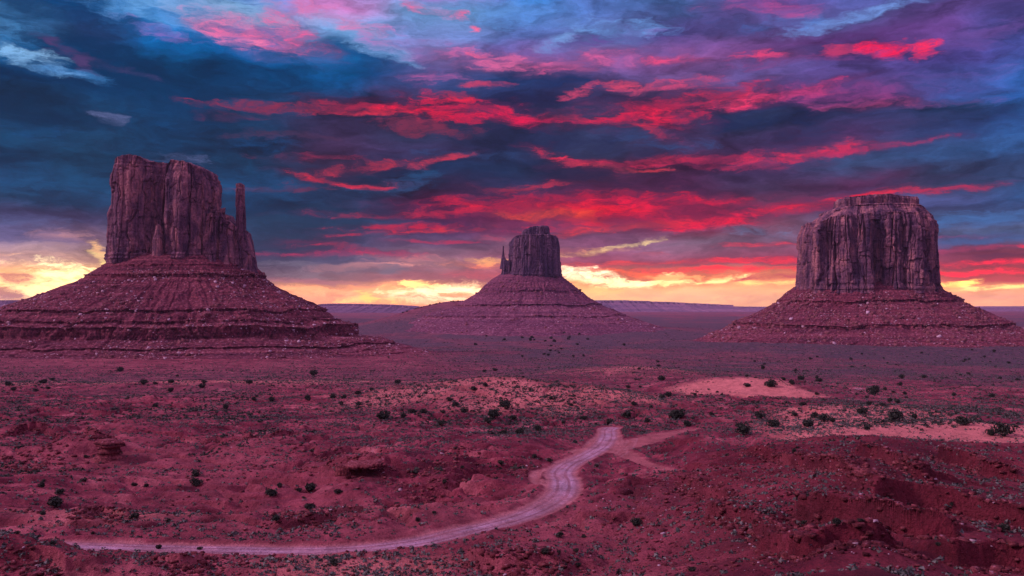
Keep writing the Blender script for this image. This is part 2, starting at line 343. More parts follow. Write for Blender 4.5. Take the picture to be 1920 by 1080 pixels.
def road_field(x, y):
    """negative inside a road, metres to its edge outside"""
    out = np.full(x.shape, 60.0)
    m = (y > 60) & (y < 420) & (np.abs(x) < 200)
    xs, ys = x[m], y[m]; o = np.full(xs.shape, 60.0)
    for P, w0, w1 in ROADS:
        mm = (xs > P[:, 0].min()-60) & (xs < P[:, 0].max()+60) & (ys > P[:, 1].min()-60) & (ys < P[:, 1].max()+60)
        d, a, _ = seg_dist(xs[mm], ys[mm], P)
        bend = 1.5*np.exp(-((a-.80)/.07)**2) if P is ROADS[0][0] else 0
        o[mm] = np.minimum(o[mm], d-(w0+(w1-w0)*a+bend))
    out[m] = o; return out
def gau(x, y, px, py, sx, sy, rot=0, Y=None, p=1.0):
    if Y is None: cx, cy = at_base(px, py)
    else: cx, cy = (px-960)/F*Y, Y
    dx, dy = x-cx, y-cy; c, s = math.cos(R(rot)), math.sin(R(rot))
    u, v = (dx*c+dy*s)/sx, (-dx*s+dy*c)/sy
    return np.exp(-(u*u+v*v)**p)
LEDGES = []   # (world polyline, rise, fall-off) filled in below
def sandy(x, y):
    n = fbm(x/22, y/22, 3, 91)*.25
    a = gau(x+5*fbm(x/14, y/20, 3, 9), y+14*fbm(x/20, y/30, 3, 7), 1393, 735, 50, 25, -57, 505, 2.2)*1.6
    b = gau(x, y, 1600, 800, 40, 38, -10, 330, 1.4)*1.1 + gau(x, y, 1840, 830, 62, 34, -14, 268, 2)*1.3
    c = gau(x, y, 940, 735, 85, 75, 0, 440, 1.5)*.7 + gau(x, y, 1180, 690, 70, 90, 0, 820)*.6 + gau(x, y, 300, 710, 190, 60, 0, 640)*.6 + gau(x, y, 620, 700, 130, 50, 0, 680)*.5
    d = gau(x, y, 300, 960, 30, 14, 0, None, 1.5)*.55 + gau(x, y, 750, 940, 14, 20)*.5 + gau(x, y, 680, 1060, 12, 9)*.7
    return np.clip(a+b+c+d+n*sstep(.05, .3, a+b+c+d)*2, 0, 1.3)
def height(x, y, ledges=True):
    x = np.asarray(x, float); y = np.asarray(y, float)
    D = deff(x, y); z = -hb(D)
    rf = road_field(x, y); clear = sstep(.2, 9, rf); c2 = sstep(.1, 3.5, rf)
    near = 1-sstep(350, 900, D); n60 = fbm(x/60, y/60, 3, 1); n14 = fbm(x/14+n60, y/14, 4, 5)
    f = 10*gau(x, y, 940, 740, 78, 60, 0, 465, 1.3)
    f += 9*gau(x, y, 1180, 690, 75, 110, 0, 850)
    f += 11*gau(x, y, 1400, 735, 58, 40, -50, 545, 1.3) + 3*gau(x, y, 1620, 800, 50, 45, 0, 340)
    f += 2.5*gau(x, y, 1850, 820, 50, 24, 0, 285)
    # hill in the right foreground
    rw = sstep(.085, .36, x/np.maximum(y, 1)-.03*n60)*(1-sstep(185, 232, D+18*n60-10))*sstep(20, 90, y)
    f += np.interp(960+F*x/np.maximum(y, 1), [1150, 1225, 1390, 1560, 1640, 1750, 1920, 2300], [0, 1.8, 4.4, 7.0, 7.2, 5.4, 4.6, 4.8])*(y > 20)*(1-sstep(185, 232, D+18*n60-10))*sstep(20, 90, y)*(1+.2*fbm(x/28, y/28, 3, 33))
    f += 4.2*gau(x, y, 1310, 842, 9.5, 14, 0, 232, 1.3)
    f += 3.2*gau(x, y, -10, 1030, 10, 8, 0, 104, 1.6) + 2.0*gau(x, y, 880, 1012, 4, 3, 0, 117, 1.4)
    f += 1.2*gau(x, y, 330, 1075, 16, 6, 0, 97, 1.3) + 2.0*gau(x, y, 1010, 1050, 9, 7, 0, 103, 1.3)
    f += 2.5*gau(x, y, 120, 850, 26, 12, 0, 232) + 3*gau(x, y, 560, 830, 20, 16, 0, 255) + 2.5*gau(x, y, 700, 880, 12, 10, 0, 205) - 2*gau(x, y, 790, 935, 8, 14, 0, 160)
    f -= 2.2*gau(x, y, 440, 950, 24, 12, 0, 160) 
    f += 2.2*gau(x, y, 1180, 960, 6, 16, 0, 152)
    f += 3*gau(x, y, 300, 700, 160, 60, 0, 620)+2.6*gau(x, y, 175, 838, 9, 9, 0, 236, 1.5)
    # broken ground: noise and terraces
    rough = near*(.35+.65*sstep(-.3, .35, fbm(x/90+9, y/50, 2, 71))); rough = np.maximum(rough, .95*rw*near); gul = np.abs(fbm(x/24+n60*.6, y/17, 4, 81))
    dune = np.clip(sandy(x, y)-.55, 0, 1)/.5
    f += n60*(1.2+2.2*near)*sstep(30, 110, D) + (n14*1.8*(1-.86*rw)-2.4*(1-sstep(0, .16, gul))*(1-.85*rw))*rough*(1-np.clip(dune, 0, 1)*.9)
    zf = f*clear
    tot = z+zf
    n30 = fbm(x/30, y/30, 3, 12)
    st = 2.6-1.1*sstep(260, 140, D)+0*x; p = (tot+n30*1.6)/st; fr = p-np.floor(p); wide = .16+.22*vn(x/9, y/9, 44)
    tz = (np.floor(p)+sstep(.5-wide, .5+wide*.4, fr))*st-n30*1.6
    wt = rough*clear*(1-np.clip(dune, 0, 1))*np.clip((.25-.15*rw+.8*(1-.8*rw)*sstep(-.2, .4, fbm(x/70, y/40, 2, 8))), 0, .9)*(1-.7*gau(x, y, 940, 760, 70, 80, 0, 430))
    tot = tot+(tz-tot)*wt
    if ledges:
        wx = x+fbm(x/6, y/6, 4, 51)*1.5; wy = y+fbm(x/6, y/6, 4, 52)*1.5
        for P, rise, fall in LEDGES:
            m = (x > P[:, 0].min()-30) & (x < P[:, 0].max()+30) & (y > P[:, 1].min()-20) & (y < P[:, 1].max()+30)
            if not m.any(): continue
            d, a, sg = seg_dist(wx[m], wy[m], P, True)
            sdn = d*sg; endf = sstep(0, .12, a)*sstep(0, .12, 1-a)
            add = 1.35*rise*sstep(-.14, .14, sdn)*np.exp(-np.maximum(sdn, 0)/fall)*endf
            under = -.35*rise*np.exp(-((sdn+1.0)/1.0)**2)*endf
            tot[m] += (add+under)*clear[m]
    # fine relief
    tot = tot+c2*(fbm(x/3.2, y/3.2, 4, 21)*.5*(1-sstep(250, 700, D))*(1-.9*np.clip(dune, 0, 1))*(.8-.35*rw+.5*rough))
    tot = tot-.25*sstep(.6, -.6, rf)+.5*np.exp(-((rf-1.0)/.6)**2)*(vn(x/2, y/2, 3))       # sunk road bed with a low berm
    # rising ground under the far butte, long swells on the plain
    far = sstep(700, 2500, D)
    tot = tot+far*(fbm(x/420, y/420, 3, 60)*5)
    tot = tot+78*gau(x, y, 850, 0, 270, 330, 0, 3330)+46*gau(x, y, 1000, 0, 480, 420, 0, 3200)+30*gau(x, y, 560, 0, 500, 900, 0, 4300)
    tot = tot+10*gau(x, y, 1620, 0, 420, 300, 0, 1900)+18*gau(x, y, 1620, 0, 380, 400, 0, 2000)+12*gau(x, y, 380, 0, 470, 420, 0, 1500)
    return tot
def locate(pts, ledges=False):
    """first hit of the view line through each photo pixel on the ground"""
    pts = np.asarray(pts, float); Y = np.exp(np.linspace(math.log(72), math.log(9000), 2600))
    X = (pts[:, 0:1]-960)/F*Y[None]; Z = (HY-pts[:, 1:2])/F*Y[None]
    H = height(X, np.broadcast_to(Y, X.shape).copy(), ledges)
    hit = (H >= Z); i = np.where(hit.any(1), hit.argmax(1), -1)
    return np.stack([X[np.arange(len(pts)), i], Y[i]], 1)
for pts, rise, fall in [
  ([(1385,856),(1440,864),(1500,874),(1570,884),(1600,900),(1640,912)], 1.3, 5),
  ([(1605,850),(1660,862),(1690,885),(1715,905),(1760,915)], 1.6, 6),
  ([(1745,852),(1800,868),(1850,890),(1935,905)], 1.8, 6),
  ([(1620,930),(1700,938),(1780,948),(1850,968),(1935,992)], 1.7, 7),
  ([(1490,958),(1515,985),(1600,984),(1680,1005),(1760,1018),(1835,1030)], 2.0, 7),
  ([(1320,962),(1375,974),(1420,995),(1445,1012)], 1.0, 5),
  ([(1425,1030),(1490,1046),(1580,1052),(1640,1056),(1705,1072)], 1.2, 6),
  ([(1265,906),(1310,918),(1365,934)], .9, 4),
  ([(1780,1058),(1850,1050),(1935,1064)], 1.4, 5),
  ([(560,884),(620,880),(690,872),(740,882)], 1.0, 8),
  ([(495,992),(560,985),(620,975),(690,955)], .9, 5),
  ([(0,822),(80,812),(160,815),(230,828)], 1.6, 8), ([(600,858),(660,850),(730,852)], .9, 5),
  ([(850,1000),(880,992),(910,996)], .5, 3), ([(380,830),(470,822),(560,812)], 1.0, 8), ([(150,972),(190,960),(240,975)], .7, 4),
  ([(860,1045),(930,1060),(1000,1050),(1060,1062)], .8, 5), ([(40,1040),(80,1052),(110,1075)], 1.0, 5), ([(280,1050),(340,1060),(400,1058)], .7, 4),
  ]:
    LEDGES.append((catmull(locate(pts), 5), rise, fall))

# ------------------------------------------------------------------ materials
def mat_new(name, rough=.9):
    m = bpy.data.materials.new(name); m.use_nodes = True; g = NT(m.node_tree)
    b = g.n['Principled BSDF']; b.inputs['Roughness'].default_value = rough
    b.inputs['Specular IOR Level'].default_value = .15
    return m, g, b
def bump(g, b, h, strength=.5, dist=.3):
    n = g.new('ShaderNodeBump'); n.inputs['Strength'].default_value = strength; n.inputs['Distance'].default_value = dist
    g.put(n.inputs['Height'], h); g.l.new(n.outputs[0], b.inputs['Normal'])
def attr(g, n):
    a = g.new('ShaderNodeAttribute'); a.attribute_name = n; return a.outputs['Fac']
def ground_mat():
    m, g, b = mat_new('desert_ground')
    P = g.new('ShaderNodeNewGeometry').outputs['Position']
    nA = g.noise(P, .012, 5, .6); nB = g.noise(P, .07, 6, .65, .5); nC = g.noise(P, .6, 6, .7); nD = g.noise(P, 3.0, 4, .7); nE = g.noise(g.vmath('MULTIPLY', P, (1, .55, 1)), .22, 7, .74, .3)
    c = g.ramp(nB, [(.34, (.072, .011, .024, 1)), (.45, (.148, .024, .044, 1)), (.55, (.235, .047, .070, 1)), (.66, (.42, .130, .150, 1))])
    c = g.mix(g.smooth(nA, .48, .62, 0, .55), c, (.29, .078, .096, 1))
    c = g.mix(g.smooth(nC, .5, .8, 0, .45), c, (.36, .10, .11, 1))
    # pale mineral crust in small patches
    c = g.mix(g.smooth(nB, .69, .76, 0, .6), c, (.48, .32, .36, 1))
    c = g.mix(g.smooth(attr(g, 'sand'), .1, 1.0), c, g.mix(nC, (.42, .14, .13, 1), (.62, .235, .205, 1)))
    dv = attr(g, 'veg')
    vg = g.noise(P, .35, 7, .78)
    c = g.mix(g.math('MULTIPLY', dv, g.smooth(vg, .36, .60, .45, 1)), c, g.mix(g.smooth(nE, .35, .65), (.020, .036, .048, 1), (.060, .064, .080, 1)))
    c = g.mix(g.math('MULTIPLY', attr(g, 'shale'), .75), c, g.mix(g.smooth(nB, .35, .65), (.066, .007, .015, 1), (.150, .018, .030, 1)))
    rd = attr(g, 'road'); lane = attr(g, 'lane'); run = attr(g, 'run')
    tr = g.noise(g.comb(g.math('MULTIPLY', run, .06), g.math('MULTIPLY', lane, 1.1), 0.0), 1.0, 6, .7, .4)
    big = g.noise(g.comb(g.math('MULTIPLY', run, .02), g.math('MULTIPLY', lane, .1), 4.0), 2.0, 3, .6)
    al = g.math('ABSOLUTE', lane)
    bed = g.smooth(g.math('MULTIPLY_ADD', g.math('SUBTRACT', tr, .5), 3.0, al), 1.2, 3.1, 1.0, 0.0)
    rut = g.math('ADD', g.smooth(g.math('ABSOLUTE', g.math('SUBTRACT', al, .95)), .38, .12), g.smooth(g.math('ABSOLUTE', g.math('SUBTRACT', al, 2.2)), .35, .05, 0, .6))
    rc = g.mix(g.smooth(tr, .3, .7), (.34, .105, .11, 1), (.44, .19, .20, 1))
    pale = g.mix(g.smooth(big, .35, .65), (.37, .21, .25, 1), (.52, .38, .50, 1))
    rc = g.mix(g.math('MULTIPLY', bed, g.smooth(tr, .25, .6, .35, .95)), rc, pale)
    rc = g.mix(g.math('MULTIPLY', rut, g.smooth(tr, .3, .55, .15, .7)), rc, (.27, .11, .14, 1))
    c = g.mix(g.math('MULTIPLY', rd, g.smooth(nC, .2, .6, .8, 1)), c, rc)
    dk = g.math('MULTIPLY', g.smooth(nD, .28, .72, .68, 1.3, 'LINEAR'), g.smooth(nE, .3, .7, .62, 1.4, 'LINEAR'))
    c = g.mix(1.0, c, g.grey(dk), 'MULTIPLY')
    g.l.new(c, b.inputs['Base Color'])
    hgt = g.math('ADD', g.math('MULTIPLY', nC, 1.0), g.math('MULTIPLY', nD, .25))
    bump(g, b, g.math('ADD', hgt, g.math('MULTIPLY', nE, 1.2)), 1.0, 1.3)
    return m
def rock_mat(name, cols, scale=1.0, streak=True, strata=.5, speck=False):
    m, g, b = mat_new(name)
    P = g.new('ShaderNodeNewGeometry').outputs['Position']
    n1 = g.noise(g.vmath('MULTIPLY', P, (1, 1, .30)), .05*scale, 6, .65, .6)
    n2 = g.noise(P, .25*scale, 6, .7)
    ns = g.noise(g.vmath('MULTIPLY', P, (.02, .02, 1)), .22*scale, 5, .7)
    f = g.math('ADD', g.math('MULTIPLY', n1 if streak else n2, 1-strata), g.math('MULTIPLY', ns, strata))
    c = g.ramp(f, [(.37, cols[0]), (.5, cols[1]), (.63, cols[2])])
    v = g.smooth(n2, .3, .7, .5, 1.5, 'LINEAR'); c = g.mix(1.0, c, g.grey(v), 'MULTIPLY')
    if streak:
        n3 = g.noise(g.vmath('MULTIPLY', P, (1, 1, .07)), .16*scale, 4, .6)
        c = g.mix(g.smooth(n3, .56, .72, 0, .4), c, (.06, .036, .07, 1))
    # thin frost of pale dust on flat tops
    N = g.sep(g.new('ShaderNodeNewGeometry').outputs['Normal'])[2]
    top = g.math('MULTIPLY', g.smooth(N, .75, .95), g.smooth(n2, .56, .66))
    c = g.mix(g.math('MULTIPLY', top, .5), c, (.42, .32, .40, 1))
    if speck:
        c = g.mix(g.smooth(attr(g, 'pale'), 0, 1, 0, .9), c, (.58, .46, .52, 1))
    g.l.new(c, b.inputs['Base Color'])
    bump(g, b, g.math('ADD', n2, g.math('MULTIPLY', ns, .5)), 1.0, 3.2/scale)
    return m
def leaf_mat(name, a, bb):
    m, g, b = mat_new(name, .8)
    P = g.new('ShaderNodeNewGeometry')
    n = g.noise(P.outputs['Position'], 1.6, 3, .6)
    c = g.mix(g.smooth(n, .35, .65), a, bb)
    rv = g.smooth(P.outputs['Random Per Island'], 0, 1, .6, 1.4, 'LINEAR')
    c = g.mix(1.0, c, g.grey(rv), 'MULTIPLY')
    g.l.new(c, b.inputs['Base Color']); return m
M_GROUND = ground_mat()
M_CLIFF = rock_mat('red_sandstone_cliff', [(.050, .028, .058, 1), (.155, .078, .110, 1), (.37, .175, .175, 1)], 1, True, .12)
M_TALUS = rock_mat('talus_shale', [(.050, .013, .028, 1), (.130, .029, .048, 1), (.26, .082, .100, 1)], 1, False, .55)
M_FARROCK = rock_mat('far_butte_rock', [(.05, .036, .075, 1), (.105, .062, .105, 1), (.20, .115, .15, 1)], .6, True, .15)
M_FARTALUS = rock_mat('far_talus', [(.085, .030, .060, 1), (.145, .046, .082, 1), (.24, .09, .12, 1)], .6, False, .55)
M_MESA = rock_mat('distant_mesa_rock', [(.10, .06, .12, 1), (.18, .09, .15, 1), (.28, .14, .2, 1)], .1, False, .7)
M_RUBBLE = rock_mat('fallen_rock', [(.09, .03, .04, 1), (.18, .065, .075, 1), (.30, .12, .13, 1)], 3, False, .1, True)
M_LEDGE = rock_mat('ledge_rock', [(.06, .014, .022, 1), (.14, .032, .040, 1), (.28, .085, .09, 1)], 6, False, .5, True)
M_JUNIPER = leaf_mat('juniper_leaves', (.016, .024, .018, 1), (.048, .058, .042, 1))
M_SAGE = leaf_mat('sage_leaves', (.035, .050, .046, 1), (.13, .145, .125, 1))
M_BARK = rock_mat('bark', [(.05, .03, .03, 1), (.08, .05, .05, 1), (.12, .08, .08, 1)], 10, False, .1)

# ------------------------------------------------------------------ ground sheet (rings of constant range round the viewpoint)
def build_ground():
    rows = [6.0]
    while rows[-1] < 29000:
        D = rows[-1]
        rows.append(D + (2.5 if D < 70 else .27 if D < 175 else .0017*D if D < 620 else .0042*D if D < 3600 else .03*D if D < 20000 else .12*D))
    rows = np.array(rows)
    azs = np.concatenate([np.radians(np.linspace(-180, -42, 30, endpoint=False)), np.radians(np.linspace(-42, -32, 40, endpoint=False)),
                          np.arctan(np.linspace(-math.tan(R(32)), math.tan(R(32)), 1020)), np.radians(np.linspace(32.25, 42, 40)), np.radians(np.linspace(46, 180, 30, endpoint=False))])
    c = np.maximum(np.cos(azs), 0); s = np.abs(np.sin(azs))
    gg = np.sqrt(c*c+np.maximum(s-.65*c, 0)**2+np.minimum(np.cos(azs), 0)**2)
    rho = rows[:, None]/gg[None]; X = rho*np.sin(azs)[None]; Y = rho*np.cos(azs)[None]
    x = X.ravel(); y = Y.ravel(); z = np.empty_like(x)
    for i in range(0, len(x), 400000): z[i:i+400000] = height(x[i:i+400000], y[i:i+400000])
    rf = road_field(x, y); D = deff(x, y)
    sand = sandy(x, y)
    road = sstep(.5, -.35, rf+fbm(x/1.5, y/1.5, 3, 77)*.5)
    dm = np.full(x.shape, 9.0); m = rf < 1
    run = np.zeros(x.shape); dl = np.full(m.sum(), 9.0); rn = np.zeros(m.sum())
    for P_, _w0, _w1 in ROADS[:1]:
        d, arc, sg = seg_dist(x[m], y[m], P_, True); q = d < np.abs(dl); dl = np.where(q, d*np.where(sg == 0, 1, sg), dl); rn = np.where(q, arc*300, rn)
    dm[m] = dl*.85; run[m] = rn
    shale = sstep(.10, .30, x/np.maximum(y, 1)+.05*fbm(x/20, y/20, 3, 2))*(1-sstep(190, 222, D+6*fbm(x/15, y/15, 2, 4)))*(y > 20)*sstep(2, 8, rf)
    shale = np.maximum(shale, np.clip(gau(x, y, 40, 1040, 17, 9, 0, 102, 2)+gau(x, y, 900, 1030, 6, 5, 0, 110, 2)+.8*gau(x, y, 1310, 842, 11, 16, 0, 232, 1.5), 0, 1)*.8)
    shale = np.clip(shale, 0, 1)
    veg = sstep(520, 1000, D)*(.35+.65*sstep(-.35, .3, fbm(x/260, y/520, 3, 5)))*(1-.75*sstep(4500, 9000, D))
    veg = veg*1.7; veg += .35*sstep(300, 520, D)*sstep(-.1, .5, fbm(x/60, y/90, 3, 6))
    veg *= (1-np.clip(sand, 0, 1)); veg *= 1-.85*gau(x, y, 250, 0, 420, 330, 0, 1000)
    veg *= 1-.8*gau(x, y, 800, 0, 420, 420, 0, 3300); veg *= 1-.75*gau(x, y, 1620, 0, 330, 330, 0, 1950)
    veg *= 1-.9*np.clip(gau(x, y, 340, 0, 520, 420, 0, 1400)*1.3, 0, 1)
    nr, nc = len(rows), len(azs)
    V = np.stack([x, y, z+CAMZ], 1)
    Fq = grid_faces(nr, nc, True)
    fr = (road[Fq].mean(1) > .5) & (y[Fq[:, 0]] < 420)
    A = dict(sand=sand, road=road, lane=dm, run=run, shale=shale, veg=np.clip(veg, 0, .97))
    g = mesh_obj('ground', V, Fq[~fr][:, ::-1], M_GROUND, smooth=True, attrs=A); tag(g, kind='structure')
    used = np.unique(Fq[fr]); rm = np.full(len(V), -1, np.int64); rm[used] = np.arange(len(used))
    r = mesh_obj('dirt_road', V[used], rm[Fq[fr]][:, ::-1], M_GROUND, smooth=True, attrs={k: v[used] for k, v in A.items()}); tag(r, kind='structure')
    print('ground verts', len(V), 'rows', nr)
build_ground()

# ------------------------------------------------------------------ rocks
def rocks_mesh(P, S, seed, flat=.6, pf=.2):
    """irregular boulders, one per point, as a triangle soup of deformed octahedra with clipped corners"""
    rng = np.random.default_rng(seed); n = len(P)
    base = np.array([(1,1,1),(1,1,-1),(1,-1,1),(1,-1,-1),(-1,1,1),(-1,1,-1),(-1,-1,1),(-1,-1,-1)], float)*.62
    F8 = np.array([(0,2,3,1),(4,5,7,6),(0,1,5,4),(2,6,7,3),(0,4,6,2),(1,3,7,5)])
    V = base[None]*(1+rng.uniform(-.38, .38, (n, 8, 3)))
    a = rng.uniform(0, 6.28, n); ca, sa = np.cos(a)[:, None], np.sin(a)[:, None]
    x, y, z = V[..., 0]*rng.uniform(.7, 1.4, (n, 1)), V[..., 1], V[..., 2]*flat
    t = rng.normal(0, .35, (n, 1)); x, z = x*np.cos(t)-z*np.sin(t), x*np.sin(t)+z*np.cos(t)
    V = np.stack([x*ca-y*sa, x*sa+y*ca, z], -1)*np.asarray(S)[:, None, None]+P[:, None, :]
    Fa = (F8[None]+8*np.arange(n)[:, None, None]).reshape(-1, 4)
    S = np.asarray(S, float); pale = (rng.random(n) < pf*np.clip((np.median(S)*2.4/S)**3, 0, 1)).astype(float)*rng.uniform(.3, 1, n)
    return V.reshape(-1, 3), Fa, dict(pale=np.repeat(pale, 8))

# ------------------------------------------------------------------ buttes
def talus(name, mat, parent, cx, cy, prof, seed, nth=900, nz=240, gully=.05):
    """prof rows: z above the viewpoint, left / right / front radius (m)"""
    prof = np.array(prof, float); rng = np.random.default_rng(seed)
    s = np.r_[0, np.cumsum(np.hypot(np.diff(prof[:, 0]), np.diff(prof[:, 3])))]
    ss = np.linspace(0, s[-1], nz)
    ss = np.unique(np.r_[ss, s])
    z = np.interp(ss, s, prof[:, 0]); rl, rr, rf_ = (np.interp(ss, s, prof[:, k]) for k in (1, 2, 3))
    th = np.concatenate([np.linspace(math.pi*.97, math.pi*2.03, int(nth*.75), endpoint=False), np.linspace(math.pi*2.03, math.pi*2.97, int(nth*.25), endpoint=False)])
    c, sn = np.cos(th)[None], np.sin(th)[None]
    def ell(l_, r_, f_): return 1/np.sqrt((c/np.where(c > 0, r_[:, None], l_[:, None]))**2+(sn/f_[:, None])**2)
    r = ell(rl, rr, rf_)
    kk = np.hanning(25); kk /= kk.sum(); sm = lambda q: np.convolve(np.pad(q, 12, mode='reflect', reflect_type='odd'), kk, 'valid')
    rs = ell(sm(rl), sm(rr), sm(rf_))
    lw = sstep(-.22, .30, fbm(th[None]*9+z[:, None]*.03, z[:, None]/13+2, 4, seed+33))
    r = rs+(r-rs)*lw*1.15
    arc = th[None]*200
    zz = np.broadcast_to(z[:, None], r.shape).copy()
    arc = arc+fbm(th[None]*5, zz/30, 3, seed+70)*14; g1 = fbm(arc/38+0*zz, zz/160, 4, seed); g2 = fbm(arc/9, zz/14, 4, seed+9); g3 = np.abs(fbm(arc/26, zz/120, 4, seed+3))
    fade = sstep(0, .25, (ss/s[-1]))[:, None]
    r = r*(1+gully*1.5*g1*fade-gully*.7*(1-sstep(0, .25, g3))*fade)+g2*4.2*fade+fbm(arc/3.2, zz/3.5, 3, seed+44)*1.5*fade
    # ledges wander up and down a little round the hill
    zz += (fbm(arc/60, zz*0, 3, seed+5)*6.5+g2*1.4+fbm(arc/4, zz/5, 2, seed+8)*.8)*fade
    dz = np.abs(np.gradient(z, ss)); steep = sstep(.72, .95, dz)[:, None]*fade
    r = r-steep*(np.abs(fbm(arc/5, zz/60, 3, seed+90))*9+vn(arc/11, zz/80, seed+91)*3)
    V = np.stack([cx+r*c, cy+r*sn, zz+CAMZ], -1)
    top = np.array([[[cx, cy, prof[0, 0]+CAMZ]]])
    V = np.concatenate([np.broadcast_to(top, (1, V.shape[1], 3)), V], 0)
    nr, nc = V.shape[:2]
    o = mesh_obj(name, V.reshape(-1, 3), grid_faces(nr, nc, True)[:, ::-1], mat, parent, smooth=False)
    return o, (r, zz, th, ss/s[-1])
def cliff(name, mat, parent, poly, z0, top, seed, dist, cxpx, cy, N=800, M=170, batter=5, crack=7, bulge=2.5, topin=.0, topw=.2, strata=1.0, cap=3.0, sink=9.0, squeeze=1.0):
    """poly: (photo column, depth m) round the plan; top: (column, row) skyline; z0: base above the viewpoint"""
    k = dist/F
    poly = [(cxpx+(p[0]-cxpx)*squeeze, p[1]) for p in poly]
    P = np.array([((p[0]-960)*k, cy+p[1]) for p in poly]); P = np.vstack([P, P[:1]])
    seg = np.r_[0, np.cumsum(np.hypot(*np.diff(P, axis=0).T))]; L = seg[-1]
    s = np.linspace(0, L, N, endpoint=False)
    x = np.interp(s, seg, P[:, 0]); y = np.interp(s, seg, P[:, 1])
    w = max(3, int(N*.012)); ker = np.ones(w)/w
    for _ in range(2):
        x = np.convolve(np.r_[x[-w:], x, x[:w]], ker, 'same')[w:-w]; y = np.convolve(np.r_[y[-w:], y, y[:w]], ker, 'same')[w:-w]
    tx = np.roll(x, -1)-np.roll(x, 1); ty = np.roll(y, -1)-np.roll(y, 1); q = np.hypot(tx, ty)+1e-9
    nx, ny = ty/q, -tx/q
    ccx, ccy = x.mean(), y.mean()
    if ((x-ccx)*nx+(y-ccy)*ny).mean() < 0: nx, ny = -nx, -ny
    tp = np.array(top, float); kf = (y.min()+2)/F; Ht = np.interp(x, (tp[:, 0]-960)*k, (HY-tp[:, 1])*kf)
    t = np.linspace(0, 1, M)[:, None]; z0 = z0-sink
    Z = z0+t*(Ht[None]-z0)
    # periodic arc coordinate for the noise
    ang = s/L*2*math.pi; rad = L/(2*math.pi); ax, ay = np.cos(ang)*rad, np.sin(ang)*rad
    def an(sc_, zs, o, sd):
        return fbm(ax[None]/sc_+Z/zs*.6, ay[None]/sc_+Z/zs+3.1, o, sd)
    big = an(24, 900, 3, seed)*1.15; med = an(13, 120, 4, seed+1); fine = an(4.0, 7, 4, seed+2)*.7
    c1 = np.abs(an(19, 500, 3, seed+3)); S2 = np.broadcast_to(s[None], Z.shape)
    d = big*crack*.9+med*bulge*.9+fine*bulge*.5-crack*1.3*(1-sstep(0, .075, c1))*(.4+.6*vn(S2/25, Z/40, seed+30))
    # joint-bounded slabs and pillars of uneven width, height and stand-out
    for cw, chh, amp, sdd in ((crack*2.4+5, 90, bulge*3.0, 1), (crack*1.1+3, 34, bulge*1.3, 2), (crack*.45+1.8, 12, bulge*.3, 3)):
        u = S2/cw+an(24, 50, 3, seed+40+sdd)*.55; ci = np.floor(u); fu = u-ci
        hc = _h(ci.astype(np.int64), ci.astype(np.int64)*3, seed+sdd); v = Z/(chh*(.6+.9*hc))+hc*7+an(8, 25, 2, seed+50+sdd)*.12
        ri = np.floor(v); fv = v-ri; dep = _h(ci.astype(np.int64), ri.astype(np.int64), seed+60+sdd)
        edge = np.minimum(fu, 1-fu)*cw
        d += (dep-.5)*amp+(hc-.5)*amp*.8-np.exp(-(edge/.7)**2)*amp*.45*vn(S2/9, Z/30, seed+70)*2-np.exp(-((1-fv)*chh/1.6)**2)*amp*.3
    d += batter*(1-t)**1.6
    # bedded courses at foot and rim
    bed = (vn(Z/3.2, Z*0+.5, seed+7)-.5)*2
    d += strata*bed*(sstep(.16, .06, t)*2.4+sstep(.86, .94, t)*1.6)+strata*1.0*sstep(.14, .05, t)
    d -= topin*sstep(1-topw, 1, t)**1.3
    X = x[None]+nx[None]*d; Y = y[None]+ny[None]*d
    Z = Z+(fine*1.2+an(9, 1e6, 3, seed+12)*cap*.5)*sstep(.93, 1, t)
    rings = [np.stack([X, Y, Z+CAMZ], -1)]
    cx0, cy0 = X[-1].mean(), Y[-1].mean()
    for q in np.linspace(.96, 0, 26):
        xr = cx0+(X[-1]-cx0)*q; yr = cy0+(Y[-1]-cy0)*q
        zr = np.interp(xr, (tp[:, 0]-960)*k, (HY-tp[:, 1])*kf)+fbm(xr/9, yr/9, 4, seed+20)*cap*(1 if q < .93 else .5)
        rings.append(np.stack([xr, yr, zr+CAMZ], -1)[None])
    V = np.concatenate(rings, 0); nr, nc = V.shape[:2]
    return mesh_obj(name, V.reshape(-1, 3), grid_faces(nr, nc, True), mat, parent, smooth=False)
def place_rubble(parent, tal, cx, cy, n, seed, smin, smax, mat=None, bias=1.0):
    r, zz, th, ss = tal; rng = np.random.default_rng(seed)
    i = (len(ss)*(rng.uniform(.12, .97, n)**bias)).astype(int); m = len(th)
    j = rng.integers(0, int(m*.75), n)
    R_ = r[i, j]; P = np.stack([cx+R_*np.cos(th[j]), cy+R_*np.sin(th[j]), zz[i, j]+CAMZ], 1)
    cl = vn(P[:, 0]/35, P[:, 2]/25, seed)+rng.uniform(-.2, .2, n); keep = cl > .5; P = P[keep]
    S = smin+(smax-smin)*rng.random(len(P))**7
    V, Fa, at = rocks_mesh(P, S, seed+1, .8, .3)
    o = mesh_obj('rubble', V, Fa, mat or M_RUBBLE, parent, attrs=at); o['kind'] = 'stuff'
    o['label'] = 'pale broken rocks strewn over the slope'

